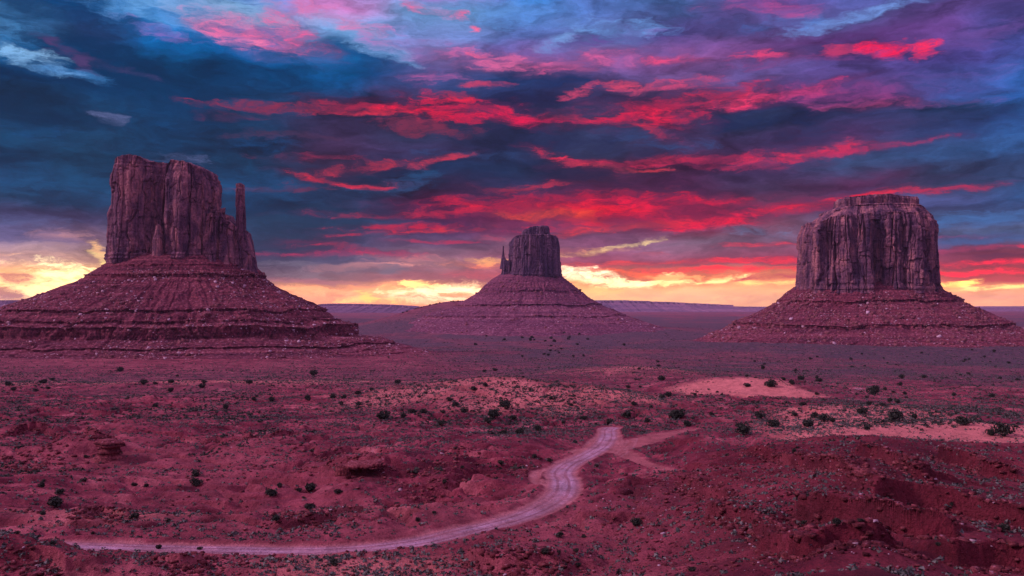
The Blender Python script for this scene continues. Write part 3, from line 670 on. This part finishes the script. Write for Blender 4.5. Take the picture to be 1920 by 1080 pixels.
def make_west():
    D = 1500.; k = D/F; cx = (345-960)*k; cy = D
    root = empty('butte', (cx, cy, CAMZ-85))
    tag(root, 'massive flat-topped mitten butte with a thumb spire on its right side, nearest and leftmost', 'butte', 'sandstone buttes')
    def z(y): return (HY-y)*k
    prof = [(z(474),100,95,40),(z(483),122,120,58),(z(498),150,141,78),(z(499),152,143,79),(z(503),153,144,79),(z(516),176,158,98),(z(517),180,160,101),(z(525),182,162,102),
            (z(540),212,180,128),(z(552),240,205,150),(z(566),280,237,175),(z(578),318,268,198),(z(581),328,276,203),(z(586),329,277,204),(z(598),350,292,222),
            (z(600),353,306,224),(z(605),356,308,225),(z(608),366,330,234),(z(609),374,338,240),(z(630),377,344,242),(z(634),395,395,256),(z(640),410,412,272),(z(641),414,416,277),(z(644.5),415,417,278),(z(649),432,444,298),
            (z(650),435,447,301),(z(651.5),436,448,302),(z(657),462,476,328),(z(657.6),464,478,330),(z(659),465,479,331),(z(667),520,530,380),(z(682),620,640,480)]
    prof = [(a, b*k, c*k, d*k*1.04) for a, b, c, d in prof]
    prof = [(a, b, c*.94, d) for a, b, c, d in prof]
    o, tl = talus('talus_slope', M_TALUS, root, cx, cy, prof, 11, gully=.026)
    place_rubble(root, tl, cx, cy, 15000, 5, .9, 4.2)
    cliff('cliff', M_CLIFF, root, [(216,-10),(219,-34),(240,-46),(262,-50),(290,-44),(302,-36),(311,-20),(327,-20),(333,-46),(352,-54),(378,-56),(402,-44),(412,-18),(413,20),(380,44),(300,48),(240,40),(217,15)],
          z(487), [(205,318),(222,310),(228,300),(240,291),(250,288),(262,286.5),(275,288),(282,292),(288,297),(300,300),(318,298),(335,297),(352,299),(372,303),(398,314),(406,322),(416,335)], 21, D, 330, cy, N=1000, M=200, batter=3, squeeze=.95, crack=7.5, bulge=2.3, topin=7, topw=.22)
    cliff('cliff_shoulder', M_CLIFF, root, [(392,-30),(410,-44),(432,-40),(452,-34),(470,-30),(478,-12),(476,15),(440,30),(395,25)],
          z(494), [(392,395),(408,402),(418,400),(424,397),(429,399),(433,410),(446,417),(453,424),(462,436),(470,446),(474,462),(480,480)], 22, D, 435, cy, N=600, M=120, batter=7, crack=5, bulge=2.6, topin=2)
    # boulder on the shoulder
    V, Fa, _ = rocks_mesh(np.array([[(425-960)*k, cy-25, z(400)+CAMZ], [(417-960)*k, cy-22, z(403)+CAMZ], [(434-960)*k, cy-24, z(412)+CAMZ]]), np.array([9, 7, 7.]), 3, .95)
    mesh_obj('perched_boulders', V, Fa, M_CLIFF, root)
    cliff('spire', M_CLIFF, root, [(452,-26),(457,-31),(464,-30),(467,-24),(466,-16),(459,-13),(453,-17)],
          z(500), [(440,345),(452,344),(460,343),(464,346),(480,348)], 23, D, 459, cy, N=260, M=240, batter=3, crack=1.1, bulge=.75, topin=1.0, topw=.5, cap=1.5, strata=.5)
    cliff('spire_foot', M_CLIFF, root, [(455,-30),(466,-35),(477,-30),(481,-15),(478,5),(465,10),(455,-5)],
          z(503), [(450,425),(458,428),(468,436),(472,452),(475,470),(484,488)], 25, D, 468, cy, N=320, M=110, batter=4, crack=2, bulge=1.4, topin=1)
    cliff('leaning_slab', M_CLIFF, root, [(307,-44),(312,-52),(322,-52),(327,-44),(322,-34),(312,-34)],
          z(484), [(300,432),(310,424),(318,420),(324,426),(330,432)], 24, D, 317, cy, N=160, M=60, batter=2, crack=.8, bulge=.8, topin=4, topw=.5, cap=1)
    return root
def make_east():
    D = 3100.; k = D/F; cx = (997-960)*k; cy = D
    root = empty('butte', (cx, cy, CAMZ-60))
    tag(root, 'smallest and farthest mitten butte with a needle-thin thumb on its left side, at the centre', 'butte', 'sandstone buttes')
    def z(y): return (HY-y)*k
    prof = [(z(506),40,38,30),(z(514),58,53,45),(z(522),72,60,56),(z(532),84,73,68),(z(545),97,90,82),(z(547),100,94,84),(z(550),101,95,85),(z(562),122,112,105),(z(570),138,126,120),
            (z(571),141,132,124),(z(575),142,134,125),(z(582),170,152,150),(z(590),200,172,172),(z(591),206,178,178),(z(594),207,180,179),(z(602),232,203,212),(z(612),268,236,245),(z(625),315,280,290)]
    prof = [(a, b*k, c*k, d*k) for a, b, c, d in prof]
    o, tl = talus('talus_slope', M_FARTALUS, root, cx, cy, prof, 41, nth=500, nz=160, gully=.028)
    place_rubble(root, tl, cx, cy, 2500, 6, 1.2, 6)
    cliff('cliff', M_FARROCK, root, [(957,-20),(961,-70),(985,-88),(1015,-92),(1040,-70),(1047,-20),(1046,50),(1010,80),(970,70),(957,30)],
          z(516), [(940,450),(958,449),(962,444),(970,440),(985,439),(1030,439),(1042,440),(1046,446),(1060,450)], 31, D, 1000, cy, N=600, M=130, batter=7, crack=6, bulge=2.6, topin=4, topw=.25)
    cliff('cap_rock', M_FARROCK, root, [(979,-40),(985,-58),(1005,-62),(1024,-56),(1028,-30),(1026,20),(1000,35),(982,20)],
          z(443), [(975,431),(988,429),(993,426),(1000,424),(1024,422.5),(1030,425)], 32, D, 1003, cy, N=260, M=40, batter=5, crack=2, bulge=2, topin=3)
    cliff('cliff_shoulder', M_FARROCK, root, [(940,-30),(946,-44),(958,-46),(966,-30),(960,10),(944,0)],
          z(522), [(936,490),(941,484),(945,483),(949,487),(954,489),(960,486),(966,480)], 33, D, 950, cy, N=240, M=60, batter=8, crack=3, bulge=2, topin=3)
    cliff('spire', M_FARROCK, root, [(941,-26),(943,-30),(946,-28),(947,-22),(945,-17),(942,-19)],
          z(500), [(938,463),(943,461),(948,464)], 34, D, 944, cy, N=90, M=90, batter=7, crack=.5, bulge=.7, topin=3.2, topw=.9, cap=1, strata=.3)
    return root
def make_right():
    D = 2000.; k = D/F; cx = (1625-960)*k; cy = D
    root = empty('butte', (cx, cy, CAMZ-88))
    tag(root, 'broad barrel-shaped butte with deep vertical flutes and a stepped cap, no spire, at the right', 'butte', 'sandstone buttes')
    def z(y): return (HY-y)*k
    prof = [(z(528),105,108,82),(z(538),133,129,102),(z(548),146,140,116),(z(558),156,158,130),(z(563),162,166,137),(z(564),166,168,140),(z(569),168,170,141),(z(580),186,196,165),
            (z(590),205,216,188),(z(600),232,238,210),(z(604),244,248,218),(z(605),250,253,222),(z(611),252,256,223),(z(620),270,274,252),(z(628),292,296,278),(z(640),318,322,310),(z(655),375,380,370)]
    prof = [(a, b*k, c*k, d*k) for a, b, c, d in prof]
    o, tl = talus('talus_slope', M_TALUS, root, cx, cy, prof, 61, gully=.03)
    place_rubble(root, tl, cx, cy, 11000, 8, .8, 6)
    cliff('cliff', M_CLIFF, root, [(1500,-40),(1512,-86),(1550,-112),(1596,-128),(1608,-118),(1614,-92),(1622,-94),(1630,-118),(1650,-124),(1690,-122),(1730,-100),(1748,-60),(1750,20),(1720,90),(1620,120),(1540,90),(1502,30)],
          z(544), [(1490,412),(1501,411),(1520,411),(1527,408),(1534,402),(1560,400),(1600,398),(1640,396),(1690,398),(1735,402),(1744,410),(1752,424)], 51, D, 1500, cy, N=1300, M=180, batter=8, crack=9, bulge=3.4, topin=8, topw=.2, squeeze=.915)
    cliff('terraced_cap', M_CLIFF, root, [(1530,-30),(1540,-72),(1580,-98),(1630,-106),(1690,-100),(1728,-76),(1739,-30),(1735,40),(1690,90),(1600,95),(1540,50)],
          z(412), [(1525,395),(1540,390),(1560,384),(1600,380),(1640,378),(1700,380),(1725,388),(1742,396)], 52, D, 1500, cy, squeeze=.955, N=600, M=60, batter=3, crack=2.5, bulge=1.8, topin=16, topw=.8, strata=2.6)
    cliff('rim_rock', M_CLIFF, root, [(1561,-20),(1566,-52),(1600,-70),(1650,-74),(1700,-58),(1712,-20),(1708,40),(1650,66),(1580,50)],
          z(392), [(1550,371),(1562,369),(1580,367),(1610,365),(1640,363),(1660,365),(1690,367),(1712,369),(1720,372)], 53, D, 1637, cy, N=500, M=40, batter=2, crack=2.2, bulge=1.6, topin=2)
    return root
make_west(); make_east(); make_right()

# ------------------------------------------------------------------ distant mesas
def mesa(label, D, pts, depth, base_row, seed):
    k = D/F; root_x = np.mean([p[0] for p in pts]); x = np.linspace(pts[0][0], pts[-1][0], 420)
    tp = np.interp(x, [p[0] for p in pts], [p[1] for p in pts])
    X = (x-960)*k; Zt = (HY-tp)*k
    Zt = Zt+fbm(x/14, x*0, 3, seed)*.35*k; zb = (HY-base_row)*k
    H = (Zt-zb)
    rows = [(0, 0, 0), (.02, .0, .12), (.30, 0, .55), (.31, 0, .62), (.46, 0, .80), (.47, 0, .98), (.50, 0, 1.0), (1.0, 0, .99), (1.1, 0, 0)]
    V = []
    for f, _, h in rows:
        w = fbm(x/9, x*0+f*3, 4, seed+1)*depth*.05
        V.append(np.stack([X, D+f*depth*.5+w, zb+h*H+CAMZ], 1))
    V = np.array(V); o = mesh_obj('distant_mesa', V.reshape(-1, 3), grid_faces(len(rows), len(x))[:, :], M_MESA)
    tag(o, kind='structure'); return o
mesa('a', 15000, [(1050,568),(1070,562),(1100,561.5),(1180,561),(1250,562.5),(1262,564),(1310,565),(1330,566.5),(1380,569),(1432,571),(1440,574),(1500,577)], 9000, 588, 1)
mesa('b', 12000, [(540,572),(560,569),(600,568.5),(650,569),(700,570.5),(735,573),(760,577)], 6000, 590, 2)
mesa('c', 16000, [(1740,580),(1760,577.5),(1830,577),(1870,577.5),(1920,578),(2100,577),(2300,580)], 9000, 592, 3)
mesa('d', 11000, [(-400,570),(-350,562),(-100,561),(30,561.5),(80,562.5),(110,568),(130,575)], 6000, 592, 4)
mesa('e', 26000, [(100,580),(140,577),(560,575),(1040,574),(1500,575),(2000,574),(2100,580)], 9000, 586, 5)

# ------------------------------------------------------------------ junipers and scrub
def shrub_mesh(seed, n, leaf, blobs, tall=.75):
    rng = np.random.default_rng(seed); P = []; 
    B = [(rng.uniform(-.28, .28), rng.uniform(-.28, .28), rng.uniform(.25, .55)*tall, rng.uniform(.18, .34)) for _ in range(blobs)]
    for i in range(n):
        b = B[rng.integers(blobs)]; v = rng.normal(size=3); v /= np.linalg.norm(v); r = b[3]*rng.uniform(.55, 1.08)
        p = np.array(b[:3])+v*r; p[2] = max(p[2], .03); P.append(p)
    P = np.array(P); A = rng.normal(size=(n, 3)); A /= np.linalg.norm(A, axis=1)[:, None]; Bv = np.cross(A, rng.normal(size=(n, 3))); Bv /= np.linalg.norm(Bv, axis=1)[:, None]
    s = leaf*rng.uniform(.6, 1.4, (n, 1))
    V = np.stack([P-A*s, P+A*s*.6+Bv*s*.8, P+A*s*.5-Bv*s*.8], 1).reshape(-1, 3)
    return V, np.arange(3*n).reshape(-1, 3)
def stem_mesh(seed):
    rng = np.random.default_rng(seed); Vs, Fs = [], []; n0 = 0
    for k in range(4):
        a = rng.uniform(0, 6.28); p0 = np.array([0, 0, -.12]); p1 = np.array([.08*math.cos(a), .08*math.sin(a), .15]); p2 = np.array([.24*math.cos(a), .24*math.sin(a), .42])
        for i, (p, r) in enumerate(((p0, .05), (p1, .036), (p2, .014))):
            for j in range(6):
                t = j*math.pi/3; Vs.append(p+np.array([r*math.cos(t), r*math.sin(t), 0]))
        for i in range(2):
            for j in range(6): Fs.append((n0+i*6+j, n0+i*6+(j+1) % 6, n0+i*6+6+(j+1) % 6, n0+i*6+6+j))
        n0 += 18
    return np.array(Vs), np.array(Fs)
PROTO = []
for i in range(6):
    V, Fa = shrub_mesh(100+i, 620, .065, 7, .9 if i % 2 else .7)
    o = mesh_obj('foliage', V, Fa, M_JUNIPER); V, Fa = stem_mesh(200+i); s = mesh_obj('stem', V, Fa, M_BARK)
    COL.objects.unlink(o); COL.objects.unlink(s); PROTO.append((o, s))

Z5 = [(64,159,26),(218,118,38),(254,106,30),(235,153,22),(42,133,34),(180,163,24),(710,126,36),(765,127,26),(838,118,34),(835,160,34),(1003,140,34),(1010,122,24),(876,92,16),(1546,82,36),(1230,125,30),(1520,202,40),(1645,192,40),(1700,193,30),(1770,175,36),(1830,158,26),(1253,208,28),(1340,208,34),(1170,227,20),(1685,230,28),(1775,228,34),(1115,250,36),(760,238,36),(595,60,40),(293,710,88),(220,768,34),(1335,677,60),(1525,735,60),(1372,793,50),(1520,652,60),(1665,667,40),(1480,660,30),(965,575,50),(975,618,60),(205,634,36),(1498,691,20),(833,804,30),(665,786,46),(90,867,26),(776,938,34),(990,942,28),(1648,1014,56),(265,920,34),(456,870,20),(425,492,24),(295,665,40),(1380,634,34),(660,630,30),(720,634,26)]
Z6 = [(600,267,32),(623,289,36),(563,322,28),(477,323,30),(383,345,34),(300,343,60),(560,380,38),(665,320,38),(857,299,56),(795,345,56),(775,372,44),(888,350,44),(1003,402,42),(845,415,34),(925,415,42),(1066,263,26),(1156,292,20),(1122,371,20),(708,221,30),(762,204,24),(1214,352,40),(1324,372,42),(1265,381,20),(1412,343,46),(1505,365,30),(1442,288,28),(1575,173,32),(1420,210,22),(358,187,34),(485,237,22),(420,322,40),(1270,571,22),(1450,838,48),(1103,893,36),(1190,1032,30),(1040,985,40),(830,561,30),(650,583,26),(568,672,28),(525,787,24),(1176,463,24),(1470,125,20),(803,131,22),(760,137,20),(980,530,30),(1060,548,26),(450,820,26),(1216,898,24),(1100,968,20),(1176,966,26)]
Z7 = [(52,172,34),(52,254,28),(88,247,34),(125,338,80),(170,379,36),(280,337,24),(505,343,44),(408,387,48),(425,412,70),(548,195,54),(700,170,36),(768,178,34),(612,174,22),(650,192,30),(440,201,34),(702,288,34),(660,336,30),(712,379,56),(795,359,46),(838,365,30),(753,343,36),(560,380,60),(1008,285,40),(1062,290,28),(1100,275,26),(1132,277,28),(975,321,56),(1020,230,54),(1003,397,38),(1125,350,80),(1213,350,30),(1443,371,66),(1627,418,80),(1560,420,46),(1570,251,34),(1397,247,24),(1260,162,26),(1155,165,26),(1145,198,24),(1170,240,22),(766,242,20),(1078,220,22),(1608,168,20),(660,507,26),(1008,499,20),(1622,857,60),(1385,767,34),(196,1048,36),(857,1062,44),(706,835,40),(963,887,24),(1328,950,28),(1690,175,20),(517,122,24),(975,925,22)]
SH = [(x/2.634, 670+y/2.634, w/2.634) for x, y, w in Z5] + [(600+x/2.454, 640+y/2.454, w/2.454) for x, y, w in Z6] + [(1220+x/2.454, 640+y/2.454, w/2.454) for x, y, w in Z7]
rng = np.random.default_rng(4)
for i in range(70):      # sparse distant trees on the plain beyond the mounds
    t = rng.random()
    SH.append((rng.normal(1040, 70), rng.uniform(622, 668), rng.uniform(4.5, 7.5)) if t < .45 else (rng.uniform(1150, 1900), rng.uniform(655, 690), rng.uniform(4, 7)) if t < .85 else (rng.uniform(700, 1900), rng.uniform(690, 745), rng.uniform(5, 8)))
for i in range(34): SH.append((rng.uniform(742, 890), 0, rng.uniform(2.2, 3.6)))    # trees along the low rise left of the far butte
SH = np.array(SH)
ridge = SH[:, 1] == 0
_Y = np.linspace(2900, 3700, 160)
for i in np.where(ridge)[0]:     # stand on the crest of the rise
    _X = (SH[i, 0]-960)/F*_Y; SH[i, 1] = (HY-F*height(_X, _Y)/_Y).min()+.6
XY = locate(SH[:, :2]+np.array([0, 1.0])*SH[:, 2:3]*.25, True); ZZ = height(XY[:, 0], XY[:, 1])
def region(px, py):
    if py < 600: return 'along the crest of the low rise left of the far butte'
    if py < 672: return 'on the dark plain before the far mitten butte'
    if px < 700 and py < 790: return 'on the flat below the nearest butte'
    if px < 460 and py < 930: return 'on the rocky ground at the left edge'
    if px < 700 and py < 990: return 'beside the sandy hollow above the road'
    if px < 700: return 'below the near stretch of road'
    if px < 1060 and py < 830: return 'on the sandy mound left of the road bend'
    if px < 1060 and py < 960: return 'on broken ground left of the bend'
    if px < 1260 and py < 830: return 'near the far end of the road'
    if px < 1330 and py >= 830: return 'on the red slope right of the bend'
    if px < 1560 and py < 735: return 'behind the bare pink dune'
    if px < 1440 and py < 830: return 'at the foot of the bare pink dune'
    if py < 760: return 'on the scrubby plain below the barrel butte'
    if py < 835: return 'on the pink sand flats behind the right hill'
    return 'on the dark red ledged hill at the right'
words = ['first', 'second', 'third', 'fourth', 'fifth', 'sixth', 'seventh', 'eighth', 'ninth', 'tenth', 'eleventh', 'twelfth', 'thirteenth', 'fourteenth', 'fifteenth', 'sixteenth', 'seventeenth', 'eighteenth', 'nineteenth', 'twentieth']
big = {}
for i in range(len(SH)):
    if SH[i, 2] >= 10.5: big.setdefault(region(*SH[i, :2]), []).append(i)
lab = {}
for rname, ids in big.items():
    ids.sort(key=lambda i: SH[i, 0]); wmax = max(ids, key=lambda i: SH[i, 2])
    for q, i in enumerate(ids):
        if i == wmax: lab[i] = 'widest dark juniper '+rname
        elif q == 0: lab[i] = 'leftmost large juniper '+rname
        elif q == len(ids)-1: lab[i] = 'rightmost large juniper '+rname
        else: lab[i] = '%s large juniper from the left %s' % (words[min(q, 19)], rname)
rr = random.Random(3)
for i in range(len(SH)):
    x, y = XY[i]; w = SH[i, 2]/F*y
    px, py = SH[i, :2]; f, s = PROTO[rr.randrange(6)]
    rg = region(px, py); sc_ = (w*1.15, w*1.15, w*rr.uniform(.85, 1.15)); rot = (0, 0, rr.uniform(0, 6.28)); loc = (x, y, ZZ[i]+CAMZ-.03*w)
    if i in lab:
        r = empty('juniper_bush', loc); r.scale = sc_; r.rotation_euler = rot
        for c in (f, s):
            d = c.copy(); COL.objects.link(d); d.parent = r
        tag(r, lab[i], 'bush', 'juniper bushes '+rg)
    else:
        r = f.copy(); r.name = 'juniper_bush'; COL.objects.link(r); r.location = loc; r.scale = sc_; r.rotation_euler = rot
        tag(r, 'small dark round juniper '+rg, 'bush', 'juniper bushes '+rg)
for f, s in PROTO: bpy.data.objects.remove(f); bpy.data.objects.remove(s)

# sagebrush carpet: low grey-green tufts nobody could count
def sage():
    rng = np.random.default_rng(77)
    n = 1200000
    # spread evenly in view, thinner close by
    v = rng.uniform(HY+F*90/1900, 1085, n); v[:n//14] = rng.uniform(1085, 1330, n//14); u = rng.uniform(-60, 1980, n)
    D = np.exp(_tx); rows = HY+F*_ty/D; ok = D > 60
    Y = np.interp(-v, -rows[ok], D[ok]); X = (u-960)/F*Y
    Y = Y*np.exp(rng.normal(0, .03, n))
    dens = np.clip(.04+.03*sstep(130, 90, Y)+.96*sstep(170, 420, Y), 0, 1)*(.45+.55*sstep(-.3, .35, fbm(X/45, Y/60, 3, 15)))*(.4+.6*sstep(-.25, .3, fbm(X/9, Y/9, 2, 16)))
    sand = sandy(X, Y); bare = np.clip(gau(X, Y, 1393, 735, 62, 23, -57, 505, 3)+gau(X, Y, 1840, 830, 52, 28, -14, 268, 3)*.93, 0, 1)
    dens = dens*(1-.96*bare)*(1+.5*(sand > .3)); dens *= 1-.65*gau(X, Y, 340, 0, 430, 330, 0, 1330)
    rw = sstep(.12, .3, X/Y)*(Y < 200); dens = np.where(Y < 150, np.minimum(dens, .06), dens); dens = np.where((Y < 225) & (X/Y > .1), np.minimum(dens, .075), dens)
    keep = (rng.random(n) < dens*.75) & (road_field(X, Y) > .8)
    X, Y = X[keep], Y[keep]; Z = height(X, Y); n = len(X)
    S = (.17+.42*rng.random(n)**2.6)*(1+.0013*Y)
    k = 7
    A = rng.normal(size=(n, k, 3)); A[..., 2] = np.abs(A[..., 2])*.8; A /= np.linalg.norm(A, axis=2)[..., None]
    C = A*S[:, None, None]*rng.uniform(.35, .8, (n, k, 1))
    T = rng.normal(size=(n, k, 3)); T /= np.linalg.norm(T, axis=2)[..., None]; Bv = np.cross(T, A)
    q = S[:, None, None]*.42
    V = np.stack([C-T*q, C+T*q*.7+Bv*q, C+T*q*.6-Bv*q], 2)+np.stack([X, Y, Z+CAMZ], 1)[:, None, None, :]
    V = V.reshape(-1, 3); print('sage', n)
    o = mesh_obj('sagebrush', V, np.arange(len(V)).reshape(-1, 3), M_SAGE)
    tag(o, 'low grey-green sagebrush scattered over the red desert floor', 'scrub', kind='stuff')
sage()
def brush():
    rng = np.random.default_rng(93); n = 90000
    v = rng.uniform(612, 900, n); u = rng.uniform(-60, 1980, n); D = np.exp(_tx); rows = HY+F*_ty/D; ok = D > 60
    Y = np.interp(-v, -rows[ok], D[ok]); X = (u-960)/F*Y
    dens = sstep(.0, .5, fbm(X/38, Y/60, 3, 215)+.25*fbm(X/7, Y/9, 2, 16)+.12)*sstep(150, 330, Y)*.42
    dens += .25*gau(X, Y, 930, 760, 70, 70, 0, 420)+.2*gau(X, Y, 1420, 780, 60, 60, 0, 380)
    bare = np.clip(gau(X, Y, 1393, 735, 62, 25, -57, 505, 2)+gau(X, Y, 1840, 830, 52, 28, -14, 268, 3), 0, 1)
    dens *= (1-bare)*(1-.8*gau(X, Y, 340, 0, 430, 330, 0, 1330))
    keep = (rng.random(n) < dens) & (road_field(X, Y) > 1.5)
    X, Y = X[keep], Y[keep]; Z = height(X, Y); n = len(X); k = 16
    S = (.45+.75*rng.random(n)**3)*(1+.0007*Y)
    A = rng.normal(size=(n, k, 3)); A[..., 2] = np.abs(A[..., 2]); A /= np.linalg.norm(A, axis=2)[..., None]
    C = A*S[:, None, None]*rng.uniform(.3, .85, (n, k, 1))*np.array([1, 1, .8])
    T = rng.normal(size=(n, k, 3)); T /= np.linalg.norm(T, axis=2)[..., None]; Bv = np.cross(T, A); q = S[:, None, None]*.36
    V = (np.stack([C-T*q, C+T*q*.7+Bv*q, C+T*q*.6-Bv*q], 2)+np.stack([X, Y, Z+CAMZ], 1)[:, None, None, :]).reshape(-1, 3)
    print('brush', n)
    o = mesh_obj('dark_brush', V, np.arange(len(V)).reshape(-1, 3), M_JUNIPER)
    tag(o, 'dark low brush dotted thickly over the mounds and middle plain', 'scrub', kind='stuff')
brush()
# loose stones along ledges and slopes
def stones():
    rng = np.random.default_rng(31); P = []; S = []
    for L, rise, fall in LEDGES:
        ln = np.hypot(*np.diff(L, axis=0).T).sum(); m = int(ln*26)
        t = rng.uniform(0, len(L)-1.001, m); i = t.astype(int); f = (t-i)[:, None]
        p = L[i]*(1-f)+L[i+1]*f+np.stack([rng.normal(0, .8, m), rng.normal(-1.2, 1.6, m)], 1)
        P.append(p); S.append(.07+.5*rng.random(m)**4)
    for (px, py, sx, sy, m, smx) in [(860,870,26,10,900,.8),(980,880,20,8,600,.6),(800,905,34,14,1100,.8),(60,860,40,12,900,1.1),(1290,925,50,30,1500,.7),(560,960,70,18,900,.7),
                                (1480,985,200,50,2600,.5),(600,840,90,20,900,.9),(1650,900,200,40,2200,.5),(1600,1150,300,90,4200,.38),(1300,1090,200,40,1500,.35),(180,960,60,10,500,.7),(420,1060,60,14,400,.6),(1150,980,90,40,1200,.45),(700,1050,250,25,900,.4),(400,880,300,50,1800,.7)]:
        q = np.stack([rng.normal(px, sx, m), rng.normal(py, sy, m)], 1); q[:, 1] = np.clip(q[:, 1], 700, 1400)
        P.append(np.array([at_base(*a) for a in q])); S.append(.06+smx*.8*rng.random(m)**6)
    P = np.concatenate(P); S = np.concatenate(S); k = road_field(P[:, 0], P[:, 1]) > .3; P, S = P[k], S[k]
    Z = height(P[:, 0], P[:, 1])
    V, Fa, at = rocks_mesh(np.column_stack([P, Z+CAMZ+S*.15]), S, 9, .55, .07)
    o = mesh_obj('loose_stones', V, Fa, M_LEDGE, attrs=at); tag(o, 'loose red and pale stones strewn along the ledges and slopes', 'rocks', kind='stuff')
stones()
# the balanced knob and the dark overhang
def knob():
    (x, y), = locate([(212, 860)], True); z = height(np.array([x]), np.array([y]))[0]+CAMZ
    root = empty('rock_outcrop', (x, y, z)); tag(root, 'weathered red rock knob with an overhanging layered cap, left of the sandy flats', 'rock')
    def stack(name, rings, seed, ox=0):
        th = np.linspace(0, 2*math.pi, 60, endpoint=False); V = []
        for h, r, dx in rings:
            rr_ = r*(1+.22*fbm(np.cos(th)*1.3+seed, np.sin(th)*1.3+h*.3, 3, seed)+.06*fbm(np.cos(th)*5, np.sin(th)*5+h*2, 2, seed+1))
            V.append(np.stack([rr_*np.cos(th)*1.15+dx, rr_*np.sin(th), np.full(60, h)], 1))
        V.append(np.stack([np.full(60, rings[-1][2]), np.zeros(60), np.full(60, rings[-1][0]+.05)], 1))
        mesh_obj(name, np.array(V).reshape(-1, 3), grid_faces(len(V), 60, True), M_LEDGE, root)
    stack('pedestal', [(-1, 3.4, -1.3), (.3, 2.9, -1.2), (.5, 2.5, -1.1), (1.2, 2.2, -.9), (1.3, 2.5, -.9), (1.9, 2.3, -.8), (2.0, 1.9, -.6), (2.7, 1.9, -.5), (2.8, 2.2, -.5)], 3)
    stack('cap', [(2.7, 2.0, -.5), (2.9, 2.8, -.6), (3.4, 2.9, -.6), (3.5, 2.6, -.7), (3.6, 3.0, -.7), (4.1, 2.8, -.9), (4.2, 2.2, -1.1), (4.6, 1.7, -1.3)], 4)
def overhang():
    (x, y), = locate([(655, 893)], True); z = height(np.array([x]), np.array([y]))[0]+CAMZ
    root = empty('rock_overhang', (x, y, z)); tag(root, 'flat red slab roofing a dark hollow in the slope, left of the road bend', 'rock')
    nx = 50; u = np.linspace(-1, 1, nx)
    def slab(name, y0, y1, z0, z1, w, seed, tilt=0):
        fr = y0+fbm(u*4, u*0, 3, seed)*.5+u*u*.9; bk = np.full(nx, y1); zt = z1+fbm(u*3, u*0+2, 3, seed)*.25+tilt*u; zb = z0+fbm(u*5, u*0+5, 3, seed)*.15+tilt*u
        X = u*w
        V = np.array([np.stack([X, bk, zb], 1), np.stack([X, fr+.15, zb], 1), np.stack([X, fr, (zb+zt)/2], 1), np.stack([X, fr+.2, zt], 1), np.stack([X, bk, zt+.2], 1)])
        mesh_obj(name, V.reshape(-1, 3), grid_faces(5, nx), M_LEDGE, root)
    slab('roof_slab', -2.4, 3.5, 1.9, 2.7, 3.9, 4, .35)
    slab('back_wall', .6, 3.0, -1.0, 2.1, 3.4, 7, .3)
    slab('left_side', -2.0, 2.0, -.8, 1.75, .5, 8)
    root.children[-1].location = (-3.2, .2, 0)
    slab('right_side', -1.9, 2.0, -.8, 2.2, .6, 9); root.children[-1].location = (3.1, .3, 0)
knob(); overhang()

# ------------------------------------------------------------------ haze: one box of thin air round everything
def haze():
    x0, x1, y0, y1, z0, z1 = -55000, 55000, -36000, 36000, CAMZ-400, CAMZ+420
    V = [(x, y, z) for z in (z0, z1) for y in (y0, y1) for x in (x0, x1)]
    Fq = [(0, 2, 3, 1), (4, 5, 7, 6), (0, 1, 5, 4), (2, 6, 7, 3), (0, 4, 6, 2), (1, 3, 7, 5)]
    m = bpy.data.materials.new('thin_haze'); m.use_nodes = True; g = NT(m.node_tree); g.n.clear()
    v = g.new('ShaderNodeVolumePrincipled'); v.inputs['Density'].default_value = 1.5e-5; v.inputs['Color'].default_value = (.72, .72, .95, 1); v.inputs['Anisotropy'].default_value = .2
    o = g.new('ShaderNodeOutputMaterial'); g.l.new(v.outputs[0], o.inputs['Volume'])
    b = mesh_obj('haze', np.array(V, float), np.array(Fq), m); tag(b, kind='stuff')
import os
if not os.environ.get('NOHAZE'): haze()
